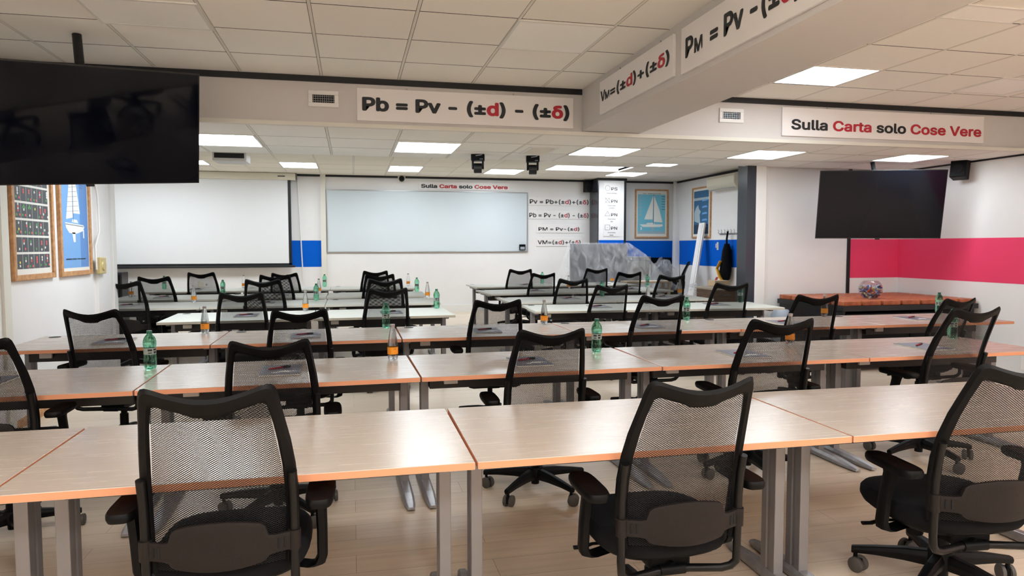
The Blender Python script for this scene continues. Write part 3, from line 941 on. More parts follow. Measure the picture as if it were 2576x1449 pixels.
# ------------------------------------------------------------------ posters
def poster(O, X, Y, w, h, label, fr=0.035, dep=0.025):
    t = thing('framed_poster', O, label, 'poster')
    N = X.cross(Y)
    mb = MB()
    for (a, b, c, d) in (((0, 0), (w, 0), (w-fr, fr), (fr, fr)), ((w, 0), (w, h), (w-fr, h-fr), (w-fr, fr)), ((w, h), (0, h), (fr, h-fr), (w-fr, h-fr)), ((0, h), (0, 0), (fr, fr), (fr, h-fr))):
        mb.prism([a, b, c, d], dep, Vector(), X, Y)
    mb.build('frame', 'oak', t, 0.003)
    mb = MB(); mb.prism([(fr, fr), (w-fr, fr), (w-fr, h-fr), (fr, h-fr)], 0.012, Vector(), X, Y); mb.build('mat_board', 'paper', t)
    return t
class Print:
    def __init__(s, X, Y, z=0.012):
        s.mb, s.mats, s.X, s.Y, s.z = MB(), [], X, Y, z
        s.k = 0
    def poly(s, pts, mt, lay=1):
        if mt not in s.mats: s.mats.append(mt)
        s.mb.prism(pts, 0.0008*lay, Vector(), s.X, s.Y, s.mats.index(mt), s.z)
    def rect(s, x0, y0, x1, y1, mt, lay=1):
        s.poly([(x0, y0), (x1, y0), (x1, y1), (x0, y1)], mt, lay)
    def oval(s, cx, cy, rx, ry, mt, lay=2, n=14):
        s.poly([(cx+rx*cos(2*pi*k/n), cy+ry*sin(2*pi*k/n)) for k in range(n)], mt, lay)
    def line(s, ax, ay, bx, by, th, mt, lay=3):
        d = Vector((bx-ax, by-ay)); L = d.length or 1; nx, ny = -d.y/L*th/2, d.x/L*th/2
        s.poly([(ax-nx, ay-ny), (bx-nx, by-ny), (bx+nx, by+ny), (ax+nx, ay+ny)], mt, lay)
    def done(s, t, name='print'):
        return s.mb.build(name, s.mats, t)
# the two charts on the left wall; X runs away from the camera (+Y)
def lw(u0, u1, vb):
    a, b = atx(u0, vb, XL), atx(u1, vb, XL)
    return a.y, b.y
y0, y1 = atx(27, 690, XL).y, atx(133, 690, XL).y
zb = atx(80, 703, XL).z
w, hh = y1-y0, 1.24
t = poster(Vector((XL, y0, zb)), EY, EZ, w, hh, 'oak framed chart of coloured light dots on charcoal cells', 0.045, 0.03)
pr = Print(EY, EZ)
cw, x_in = (w-0.17)/6.0, 0.085
rows = 8
rh = (hh-0.15)/rows
cells = [  # bottom row upward: per cell list of (dx, dy, colour) in cell fractions
 [[(.5,.45,'y'),(.5,.2,'w')], [(.5,.75,'g'),(.5,.55,'w'),(.8,.15,'r')], [(.5,.75,'w'),(.5,.55,'r'),(.25,.15,'g'),(.75,.15,'r')], [(.5,.8,'r'),(.5,.62,'r'),(.5,.44,'r')], [(.5,.8,'w'),(.5,.6,'w'),(.25,.2,'g')], [(.5,.9,'r'),(.5,.7,'w'),(.5,.5,'r'),(.2,.2,'g'),(.85,.2,'r')]],
 [[(.5,.2,'w')], [(.3,.8,'r'),(.3,.6,'w'),(.5,.2,'r')], [(.5,.75,'g'),(.5,.55,'w')], [(.5,.2,'g')], [(.5,.75,'r'),(.5,.58,'r'),(.5,.15,'w')], [(.5,.75,'r'),(.5,.58,'r'),(.2,.3,'w')]],
 [[(.5,.85,'w'),(.5,.4,'y'),(.3,.2,'g'),(.8,.2,'r')], [(.85,.85,'w'),(.85,.65,'r'),(.6,.2,'g')], [(.5,.8,'g'),(.5,.6,'w'),(.3,.15,'g'),(.75,.15,'r')], [(.7,.8,'g'),(.7,.62,'w'),(.5,.15,'g')], [(.5,.8,'r'),(.5,.6,'w'),(.3,.15,'g'),(.8,.15,'r')], [(.2,.4,'w'),(.95,.2,'w')]],
 [[(.5,.95,'w'),(.5,.8,'r'),(.5,.65,'w'),(.5,.5,'r'),(.25,.2,'g'),(.75,.2,'r')], [(.5,.9,'g'),(.35,.75,'g'),(.65,.75,'g'),(.5,.6,'w'),(.25,.2,'g'),(.75,.2,'r')], [(.5,.9,'g'),(.35,.75,'g'),(.65,.75,'g'),(.5,.2,'w')], [(.5,.72,'y')], [(.5,.9,'w'),(.5,.75,'r'),(.5,.6,'r'),(.5,.45,'r'),(.25,.15,'g'),(.75,.15,'r')], [(.4,.75,'r'),(.4,.6,'r'),(.1,.4,'w'),(.9,.2,'w')]],
 [[(.5,.85,'w'),(.5,.7,'w'),(.5,.5,'w'),(.25,.25,'g'),(.75,.2,'r')], [(.5,.8,'r'),(.5,.62,'r')], [(.5,.8,'r'),(.5,.62,'r'),(.3,.15,'g'),(.75,.15,'r')], [(.5,.75,'w'),(.4,.15,'g'),(.8,.15,'r')], [(.5,.8,'r'),(.5,.62,'w'),(.5,.45,'r')], [(.85,.85,'w'),(.85,.68,'w'),(.85,.5,'w'),(.7,.25,'g')]],
 [[(.5,.3,'g')], [(.25,.3,'g'),(.7,.3,'r')], [(.5,.25,'w')], [(.3,.25,'r')], [(.5,.8,'w'),(.3,.2,'g'),(.75,.2,'r')], [(.2,.8,'w'),(.5,.35,'r')]],
 [[(.5,.5,'w')], [(.5,.5,'r')], [(.5,.5,'g')], [(.5,.5,'w')], [(.5,.5,'r')], [(.5,.5,'w')]],
 [[(.5,.5,'g')], [(.5,.5,'w')], [(.5,.5,'r')], [(.5,.5,'g')], [(.5,.5,'w')], [(.5,.5,'r')]]]
cm = {'w': 'p_white', 'r': 'p_red', 'g': 'p_green', 'y': 'p_yellow'}
for r in range(rows):
    for c in range(6):
        cx0, cy0 = x_in + c*cw, 0.082 + r*rh
        pr.rect(cx0+0.003, cy0+0.009, cx0+cw-0.003, cy0+rh-0.009, 'p_dark')
        for dx, dy, k in cells[r][c]:
            pr.oval(cx0+dx*cw, cy0+0.012+dy*(rh-0.026), 0.0105, 0.0105, cm[k], 2)
pr.done(t)
y0, y1 = atx(148, 690, XL).y, atx(227, 690, XL).y
zb = atx(187, 693, XL).z
w, hh = y1-y0, 1.16
t = poster(Vector((XL, y0, zb)), EY, EZ, w, hh, 'oak framed blue poster of a white sloop on the left wall', 0.045, 0.03)
pr = Print(EY, EZ)
pr.rect(0.06, 0.075, w-0.06, hh-0.075, 'p_blue')
pr.rect(w*0.66, 0.08, w-0.062, hh-0.08, 'p_blue2', 1.4)
X = lambda fx: 0.06+fx*(w-0.12)
Z = lambda fz: 0.075+fz*(hh-0.15)
pr.poly([(X(.18), Z(.45)), (X(.42), Z(.47)), (X(.44), Z(.97)), (X(.39), Z(.97))], 'p_white', 2)
pr.poly([(X(.45), Z(.51)), (X(.70), Z(.51)), (X(.64), Z(.66)), (X(.56), Z(.82)), (X(.47), Z(.97)), (X(.44), Z(.97))], 'p_white', 2)
for i in range(9):
    z = .54+i*.045
    pr.line(X(.2+.02*i), Z(z-.02), X(.66-.018*i), Z(z), 0.0025, 'p_line', 3)
pr.line(X(.44), Z(.43), X(.44), Z(.985), 0.005, 'p_line', 3.2)
pr.poly([(X(.14), Z(.42)), (X(.82), Z(.405)), (X(.86), Z(.385)), (X(.78), Z(.345)), (X(.5), Z(.315)), (X(.28), Z(.325)), (X(.17), Z(.37))], 'p_white', 2)
pr.poly([(X(.38), Z(.425)), (X(.62), Z(.42)), (X(.58), Z(.45)), (X(.42), Z(.455))], 'p_white', 2.2)
pr.line(X(.15), Z(.405), X(.83), Z(.39), 0.006, 'p_line', 3)
pr.poly([(X(.38), Z(.33)), (X(.5), Z(.33)), (X(.5), Z(.24)), (X(.43), Z(.24))], 'p_white', 2)
pr.rect(X(.8), Z(.28), X(.84), Z(.36), 'p_white', 2)
for i in range(7):
    pr.rect(X(.04), Z(.76+i*.022), X(.14+.02*(i % 3)), Z(.764+i*.022), 'p_line', 2)
    pr.rect(X(.72), Z(.76+i*.022), X(.82+.02*(i % 3)), Z(.764+i*.022), 'p_line', 2)
pr.done(t)
lettering([('IMBARCAZIONE A VELA SLOOP', 'p_line', 1)], t, EY*X(.12)+EZ*Z(.075), EY, EZ, (w-.12)*.74, 0.018, 0.01, 0.0142)

# far posters
x0, x1, z0, z1 = facing([(1597, 476), (1680, 477), (1680, 598), (1596, 600)], YB)
w, hh = x1-x0, z1-z0
t = poster(Vector((x0, YB-0.001, z0)), EX, EZ, w, hh, 'oak framed pale blue sailboat poster on the far wall', 0.035, 0.03)
pr = Print(EX, EZ)
X = lambda fx: 0.07+fx*(w-0.14)
Z = lambda fz: 0.07+fz*(hh-0.14)
pr.rect(X(0), Z(.03), X(1), Z(.95), 'p_cyan')
pr.poly([(X(.24), Z(.37)), (X(.54), Z(.365)), (X(.56), Z(.93))], 'p_white', 2)
pr.poly([(X(.58), Z(.31)), (X(.90), Z(.30)), (X(.78), Z(.60)), (X(.58), Z(.93))], 'p_white', 2)
pr.poly([(X(.07), Z(.25)), (X(.9), Z(.255)), (X(.91), Z(.21)), (X(.8), Z(.19)), (X(.2), Z(.19))], 'p_white', 2)
pr.poly([(X(.3), Z(.255)), (X(.62), Z(.255)), (X(.58), Z(.29)), (X(.35), Z(.285))], 'p_white', 2)
pr.poly([(X(.47), Z(.19)), (X(.62), Z(.19)), (X(.56), Z(.11)), (X(.5), Z(.11))], 'p_grey', 2)
pr.rect(X(.11), Z(.12), X(.15), Z(.19), 'p_white', 2)
pr.line(X(.57), Z(.25), X(.57), Z(.95), 0.010, 'p_line', 3)
pr.rect(X(.0), Z(.035), X(.99), Z(.085), 'p_grey', 2)
for i in range(6):
    pr.oval(X(.1), Z(.9-.085*i), 0.03, 0.022, 'p_grey', 2)
    pr.rect(X(.86), Z(.9-.06*i), X(.98), Z(.912-.06*i), 'p_line', 2)
pr.done(t)
lettering([('VELA   NOMENCLATURA', 'p_line', 1)], t, EX*X(.17)+EZ*Z(.962), EX, EZ, (w-.14)*.66, 0.022, 0.02, 0.0142)
ya, yb = atx(1743, 540, XRB).y, atx(1790, 540, XRB).y
zt, zb = atx(1765, 470.5, XRB).z, atx(1765, 599, XRB).z
w, hh = ya-yb, zt-zb
t = poster(Vector((XRB-0.001, ya, zb)), -EY, EZ, w, hh, 'oak framed dark blue sea ice poster on the far right wall', 0.035, 0.03)
pr = Print(-EY, EZ)
pr.rect(0.07, 0.09, w-0.10, hh-0.08, 'p_sea')
X = lambda fx: 0.07+fx*(w-0.17)
Z = lambda fz: 0.09+fz*(hh-0.17)
pr.rect(X(0), Z(0), X(1), Z(.22), 'p_deep', 1.4)
pr.poly([(X(.05), Z(.30)), (X(.45), Z(.24)), (X(.40), Z(.45)), (X(.48), Z(.52)), (X(.36), Z(.58)), (X(.3), Z(.68)), (X(.16), Z(.62)), (X(.04), Z(.5))], 'p_grey', 2)
pr.rect(X(0), Z(.78), X(1), Z(.84), 'p_grey', 1.6)
for i in range(5):
    pr.poly([(X(.55), Z(.15+.15*i)), (X(.92), Z(.16+.15*i)), (X(.85), Z(.2+.15*i)), (X(.6), Z(.19+.15*i))], 'p_blue', 2)
pr.done(t)

# thermostat and its cable
p = atx(248.5, 668, XL+0.035)
t = thing('thermostat', (XL+0.035, p.y, p.z), 'beige square dial thermostat on the left pilaster', 'thermostat')
mb = MB(); mb.bb((0, -0.085, -0.085), (0.045, 0.085, 0.085)); mb.build('housing', 'brass', t, 0.008)
mb = MB(); mb.lathe([(0.055, 0), (0.05, 0.012), (0.0001, 0.014)], 24, 0, Matrix.Translation((0.045, 0, 0)) @ Matrix.Rotation(pi/2, 4, 'Y')); mb.build('dial', 'brass', t)
mb = MB()
mb.tube([(XL+0.043, atx(225, 540, XL).y+0.02, 2.2), (XL+0.043, 7.98, 1.95), (XL+0.043, 8.0, 1.6), (XL+0.043, p.y-0.1, p.z+0.2), (XL+0.045, p.y-0.1, p.z+0.02), (XL+0.045, p.y-0.095, p.z-0.04)], 0.009, 8)
tag(mb.build('thermostat_cable', 'white_plastic'), 'white cable running down to the beige thermostat', 'cable')

# ------------------------------------------------------------------ training tables
def table_proto(w, d, top, edge, label, grom=True):
    t = thing('training_table', (0, 0, 0), label, 'table')
    mb = MB(); mb.bb((-w/2, 0, 0.705), (w/2, d, 0.73))
    mb.m = [1, 0, 1, 1, 1, 1]
    mb.build('tabletop', [top, edge], t, 0.0015, 1)
    for sx in (-1, 1):
        x = sx*(w/2-0.055)
        mb = MB()
        yc = d*0.52
        pr_ = [(-0.022, -0.05), (0.022, -0.05), (0.022, -0.012), (0.017, -0.008), (0.017, 0.008), (0.022, 0.012), (0.022, 0.05), (-0.022, 0.05), (-0.022, 0.012), (-0.017, 0.008), (-0.017, -0.008), (-0.022, -0.012)]
        mb.loft([[Vector((x+a, yc+b, z)) for a, b in pr_] for z in (0.045, 0.70)], 0, False)
        mb.build('leg', 'leg', t, 0.004, 2)
        mb = MB()
        rings = []
        for (y, hw, zt, z0_) in ((-0.0, 0.019, 0.024, 0.008), (0.06, 0.028, 0.032, 0.008), (0.18, 0.033, 0.044, 0.006), (yc, 0.034, 0.052, 0.006), (d-0.2, 0.033, 0.044, 0.006), (d-0.08, 0.028, 0.032, 0.008), (d-0.03, 0.019, 0.024, 0.008)):
            rings.append([Vector((x+hw*a, y, z0_ + (zt-z0_)*b)) for a, b in ((-1, 0), (1, 0), (1, .55), (.6, 1), (-.6, 1), (-1, .55))])
        mb.loft(rings, 0, False)
        mb.lathe([(0.014, 0.0), (0.014, 0.012)], 12, 1, Matrix.Translation((x, 0.05, 0)))
        mb.lathe([(0.014, 0.0), (0.014, 0.012)], 12, 1, Matrix.Translation((x, d-0.08, 0)))
        mb.build('foot', ['steel', 'black'], t, 0.002, 1)
        mb = MB(); mb.bb((x-0.02, yc-0.3*d, 0.672), (x+0.02, yc+0.3*d, 0.704)); mb.build('bracket', 'leg', t, 0.003)
    mb = MB(); mb.bb((-w/2+0.08, d*0.40, 0.60), (w/2-0.08, d*0.44, 0.69)); mb.bb((-w/2+0.08, d*0.44, 0.60), (w/2-0.08, d*0.62, 0.615)); mb.bb((-w/2+0.08, d*0.60, 0.60), (w/2-0.08, d*0.62, 0.66)); mb.build('cable_tray', 'tray', t, 0.003)
    mb = MB(); mb.bb((-w/2+0.16, d*0.36, 0.63), (-w/2+0.24, d*0.39, 0.665)); mb.build('power_socket', 'white_plastic', t, 0.003)
    if grom:
        mb = MB(); mb.lathe([(0.041, 0.7295), (0.041, 0.7315), (0.036, 0.732), (0.034, 0.7308), (0.0001, 0.7308)], 24, 0, Matrix.Translation((-w/2+0.10, d-0.08, 0))); mb.build('grommet', 'black', t)
    return t
ORD = ['first', 'second', 'third', 'fourth', 'fifth', 'sixth']
protos = {}
def place_tables(segs, d, top, edge, rowname, grp, side):
    n = len(segs)
    for i, (xa, ya, xb, yb) in enumerate(segs):
        L = math.hypot(xb-xa, yb-ya)-0.003
        key = (round(L, 3), d, top)
        cnt = ORD[i] + ' from the left'
        kind = 'ash wood' if top == 'wood' else 'white'
        lb = f'{kind} training table, {cnt}, {rowname}'
        if key in protos:
            t = copy_tree(protos[key])
        else:
            t = table_proto(L, d, top, edge, lb, d > 0.8)
            protos[key] = t
        tag(t, lb, 'table', grp)
        t.location = ((xa+xb)/2, (ya+yb)/2, 0)
        t.rotation_euler = (0, 0, math.atan2(yb-ya, xb-xa))
R1 = [(-2.42, 2.20, -1.02, 2.20), (-1.015, 2.205, 0.383, 2.20), (0.389, 2.20, 1.79, 2.19), (1.795, 2.19, 3.195, 2.175)]
R2 = [(-2.44, 3.665, -1.05, 3.693), (-1.045, 3.693, 0.350, 3.72), (0.356, 3.72, 1.755, 3.738), (1.76, 3.735, 3.155, 3.73), (3.16, 3.73, 4.555, 3.725)]
R3 = [(-2.36, 5.308, -1.0, 5.314), (-0.995, 5.314, 0.36, 5.318), (0.366, 5.318, 1.766, 5.31), (1.772, 5.31, 3.2, 5.29), (3.206, 5.29, 4.6, 5.27), (4.606, 5.27, 6.0, 5.25)]
place_tables(R1, 0.78, 'wood', 'wood_edge', 'in the row nearest the camera', 'wood tables in the nearest row', 'n')
place_tables(R2, 0.79, 'wood', 'wood_edge', 'in the second row from the camera', 'wood tables in the second row', 'n')
place_tables(R3, 0.83, 'wood', 'wood_edge', 'in the third row from the camera', 'wood tables in the third row', 'n')
LROWS = [([(-1.78, 7.02, -0.38, 7.05), (-0.375, 7.05, 1.03, 7.08)], 0.93, 'left block, first white row'),
         ([(-3.12, 8.66, -1.73, 8.66), (-1.725, 8.66, -0.325, 8.66), (-0.32, 8.66, 1.08, 8.66)], 0.92, 'left block, second white row'),
         ([(-3.16, 10.0, -1.77, 10.0), (-1.765, 10.0, -0.36, 10.0), (-0.355, 10.0, 1.05, 9.98)], 1.0, 'left block, third white row'),
         ([(-3.16, 11.75, -1.77, 11.75), (-1.765, 11.75, -0.36, 11.75), (-0.355, 11.75, 1.05, 11.73)], 1.0, 'left block, last white row before the screen')]
RROWS = [([(1.92, 7.25, 3.37, 7.15), (3.38, 7.15, 4.82, 7.05)], 0.86, 'right block, first white row'),
         ([(1.93, 8.45, 3.33, 8.45), (3.335, 8.45, 4.70, 8.44)], 0.92, 'right block, second white row'),
         ([(1.99, 10.07, 3.49, 10.15), (3.495, 10.15, 4.99, 10.23)], 1.0, 'right block, third white row'),
         ([(2.09, 11.8, 3.6, 11.85), (3.605, 11.85, 5.1, 11.9)], 1.0, 'right block, last white row before the plastic sheet')]
for segs, d, nm in LROWS + RROWS:
    place_tables(segs, d, 'white_top', 'white_edge', nm, 'white tables, ' + nm.split(',')[0], 'n')

# ------------------------------------------------------------------ office chair
YP = [(0.40, -0.245), (0.47, -0.247), (0.60, -0.25), (0.70, -0.264), (0.80, -0.294), (0.90, -0.335), (1.0, -0.378), (1.05, -0.40)]
def yprof(z):
    for (a, ya), (b, yb) in zip(YP, YP[1:]):
        if z <= b:
            k = (z-a)/(b-a)
            return ya + (yb-ya)*k
    return YP[-1][1]
def yback(x, z):
    return yprof(z) + 0.05*(x/0.2)**2
def superell(hx, hy, n=36, e=3.2):
    out = []
    for k in range(n):
        t = 2*pi*k/n
        c, s_ = cos(t), sin(t)
        out.append((hx*math.copysign(abs(c)**(2/e), c), hy*math.copysign(abs(s_)**(2/e), s_)))
    return out
BASEPARTS = ('base_arm', 'castor', 'base_hub')
def chair_proto():
    t = thing('office_chair', (0, 0, 0), '', 'chair')
    for k in range(5):
        a = radians(-62 + 72*k)
        T = Matrix.Rotation(a, 4, 'Z')
        mb = MB()
        rings = []
        for (r, hw, zt, z0_) in ((0.03, 0.026, 0.135, 0.075), (0.12, 0.024, 0.128, 0.080), (0.22, 0.020, 0.112, 0.078), (0.30, 0.016, 0.097, 0.070)):
            rings.append([T @ Vector((r, hw*p, z0_+(zt-z0_)*q_)) for p, q_ in ((-.7, 0), (.7, 0), (1, .6), (.6, 1), (-.6, 1), (-1, .6))])
        mb.loft(rings, 0, False)
        mb.build('base_arm', 'black', t, 0.004, 2)
        mb = MB()
        T2 = T @ Matrix.Translation((0.285, 0, 0)) @ Matrix.Rotation(radians(40+37*k), 4, 'Z')
        for sy in (-1, 1):
            mb.lathe([(0.012, -0.009), (0.026, -0.009), (0.030, -0.006), (0.030, 0.006), (0.026, 0.009), (0.0001, 0.009)], 20, 0, T2 @ Matrix.Translation((0.012, sy*0.017, 0.030)) @ Matrix.Rotation(-sy*pi/2, 4, 'X'))
        mb.box((0.008, 0, 0.036), (0.034, 0.014, 0.034), 1, T2)
        mb.lathe([(0.008, 0.045), (0.008, 0.088)], 10, 1, T2)
        mb.build('castor', ['tyre', 'black'], t)
    mb = MB(); mb.lathe([(0.001, 0.045), (0.022, 0.045), (0.024, 0.075), (0.045, 0.078), (0.05, 0.11), (0.042, 0.142), (0.03, 0.15)], 24); mb.build('base_hub', 'black', t)
    mb = MB(); mb.lathe([(0.027, 0.10), (0.027, 0.25), (0.02, 0.252), (0.02, 0.37)], 20); mb.build('gas_column', 'black', t)
    mb = MB(); mb.box((0, -0.01, 0.362), (0.15, 0.27, 0.05)); mb.box((0, 0.03, 0.337), (0.11, 0.15, 0.03)); mb.lathe([(0.03, -0.03), (0.03, 0.03)], 16, 0, Matrix.Translation((-0.07, 0.05, 0.33))); mb.build('tilt_mechanism', 'black', t, 0.008)
    mb = MB(); mb.tube([(-0.07, 0.06, 0.352), (-0.2, 0.07, 0.35), (-0.235, 0.07, 0.342), (-0.27, 0.072, 0.342)], [0.008, 0.008, 0.011, 0.011], 8, 0, False, 0.6); mb.build('lever', 'black', t)
    # seat
    def pad(rings, name, mt, cy):
        mb = MB()
        mb.loft([[Vector((x, y+cy, z - 0.026 + zc*(abs(x)/hx0)**2)) for x, y in superell(hx, hy)] for hx, hy, z, zc in rings for hx0 in (0.24,)], 0, True)
        return mb.build(name, mt, t)
    pad([(0.10, 0.10, 0.418, 0), (0.205, 0.20, 0.42, 0), (0.226, 0.224, 0.43, 0), (0.236, 0.236, 0.452, 0), (0.234, 0.234, 0.474, 0.004), (0.222, 0.222, 0.488, 0.006), (0.19, 0.19, 0.494, 0.008), (0.10, 0.10, 0.49, 0.008), (0.01, 0.01, 0.489, 0)], 'seat', 'black_soft', 0.02)
    pad([(0.12, 0.12, 0.402, 0), (0.19, 0.185, 0.405, 0), (0.212, 0.208, 0.418, 0), (0.218, 0.216, 0.432, 0)], 'seat_pan', 'black', 0.02)
    # back frame
    half = [(.212, .455, .177, .455), (.217, .52, .180, .52), (.219, .60, .182, .60), (.218, .68, .181, .68), (.213, .76, .177, .76), (.204, .84, .169, .84), (.194, .90, .161, .90), (.186, .95, .154, .935), (.181, .985, .149, .957), (.176, 1.006, .145, .963), (.168, 1.018, .138, .965), (.156, 1.021, .130, .964), (.138, 1.017, .118, .960), (.112, 1.008, .098, .954), (.085, 1.000, .076, .948), (.062, .994, .058, .942), (.050, .992, .044, .934), (.03, .989, .028, .932), (0, .987, 0, .931)]
    st = [(-a, b, -c, d) for a, b, c, d in half] + [(a, b, c, d) for a, b, c, d in reversed(half[:-1])]
    mb = MB()
    rings = []
    for (xo, zo, xi, zi) in st:
        cx_, cz_ = (xo+xi)/2, (zo+zi)/2
        th = 0.013
        q4 = []
        for (fx, dy) in ((0.0, 0.0), (0.22, -th), (0.78, -th), (1.0, 0.0), (0.78, th), (0.22, th)):
            x_, z_ = xo+(xi-xo)*fx, zo+(zi-zo)*fx
            q4.append(Vector((x_, yback(x_, z_)+dy, z_)))
        rings.append(q4)
    mb.loft(rings, 0, True)
    mb.build('back_frame', 'black', t)
    # perforated panel
    cols = []
    n = 14
    for i in range(n+1):
        x = -0.187 + 0.374*i/n
        ax = abs(x)
        zt = 0.937+0.03*(ax/0.171)**2
        cols.append((x, min(zt, 0.975), 0.46))
    mb = MB(); mb.shell(cols, lambda x, z: yback(x*min(1.0, (0.182-max(0, z-0.66)*0.118)/0.182), z)+0.003, 0, 0, 12)
    vv = []
    for p in mb.v:
        k = min(1.0, (0.184-max(0, p.z-0.66)*0.118)/0.184)
        vv.append(Vector((p.x*k, yback(p.x*k, p.z)+0.003, p.z)))
    mb.v = vv
    mb.build('mesh_panel', 'mesh', t, uv=lambda c: (c.x, c.z*1.03))
    # lumbar plate
    mb = MB()
    xs = [0, .03, .06, .09, .114, .127, .132, .136, .155, .19, .219]
    top = [.612, .611, .608, .602, .596, .586, .572, .556, .553, .553, .553]
    bot = [.468, .469, .471, .475, .479, .484, .490, .496, .499, .499, .499]
    cols = [(-x, a, b) for x, a, b in zip(xs, top, bot)][::-1][:-1] + [(x, a, b) for x, a, b in zip(xs, top, bot)]
    mb.shell(cols, lambda x, z: yback(x, z)-0.030, 0.014, 0, 5)
    mb.build('lumbar_plate', 'brownblack', t, 0.002, 2)
    for sx in (-1, 1):
        for k in range(3):
            x = sx*(0.163+0.017*k)
            mb = MB(); mb.box((x, yback(x, .526)-0.0305, 0.526), (0.007, 0.004, 0.032)); mb.build('slot', 'slot', t.children[[c.name.split('.')[0] for c in t.children].index('lumbar_plate')], 0.0015)
    # carrier tube
    pts = []
    for sx in (-1, 1):
        side = [(sx*.205, yback(.205, z)-0.022, z) for z in (.74, .68, .60, .54, .50, .45, .41)]
        side += [(sx*.203, -.215, .375), (sx*.188, -.207, .356), (sx*.16, -.198, .347), (sx*.06, -.16, .34)]
        pts += side if sx < 0 else side[::-1]
    mb = MB(); mb.tube(pts, 0.0135, 12); mb.build('carrier_tube', 'tube', t)
    mb = MB(); mb.tube([(-.045, -.158, .34), (.045, -.158, .34)], 0.018, 12); mb.tube([(0, -.158, .342), (0, -.1, .355)], 0.02, 10); mb.build('tube_sleeve', 'black', t)
    for sx in (-1, 1):
        mb = MB(); mb.tube([(sx*.205, yback(.205, z)-0.022, z) for z in (.497, .556)], 0.0185, 14)
        mb.build('clamp', 'brownblack', t)
    for sx in (-1, 1):
        mb = MB()
        mb.loft([[Vector((sx*0.276+x, y-0.10, z)) for x, y in superell(hx, hy, 28, 3.6)] for hx, hy, z in ((0.03, 0.10, 0.607), (0.040, 0.122, 0.610), (0.044, 0.126, 0.620), (0.044, 0.126, 0.630), (0.040, 0.122, 0.637), (0.02, 0.09, 0.639))], 0, True)
        mb.build('armrest', 'black', t)
        mb = MB()
        rings = []
        for (x, y, z, hx, hy) in ((0.274, -0.09, 0.608, 0.020, 0.034), (0.274, -0.085, 0.585, 0.017, 0.026), (0.275, -0.06, 0.49, 0.016, 0.024), (0.274, -0.045, 0.395, 0.016, 0.024), (0.264, -0.04, 0.370, 0.018, 0.026), (0.237, -0.03, 0.360, 0.018, 0.03), (0.14, 0.0, 0.366, 0.016, 0.03)):
            rings.append([Vector((sx*x+hx*p, y+hy*q_, z)) for p, q_ in ((-1, -.6), (-.6, -1), (.6, -1), (1, -.6), (1, .6), (.6, 1), (-.6, 1), (-1, .6))])
        mb.loft(rings, 0, True)
        mb.build('arm_post', 'black', t)
    return t

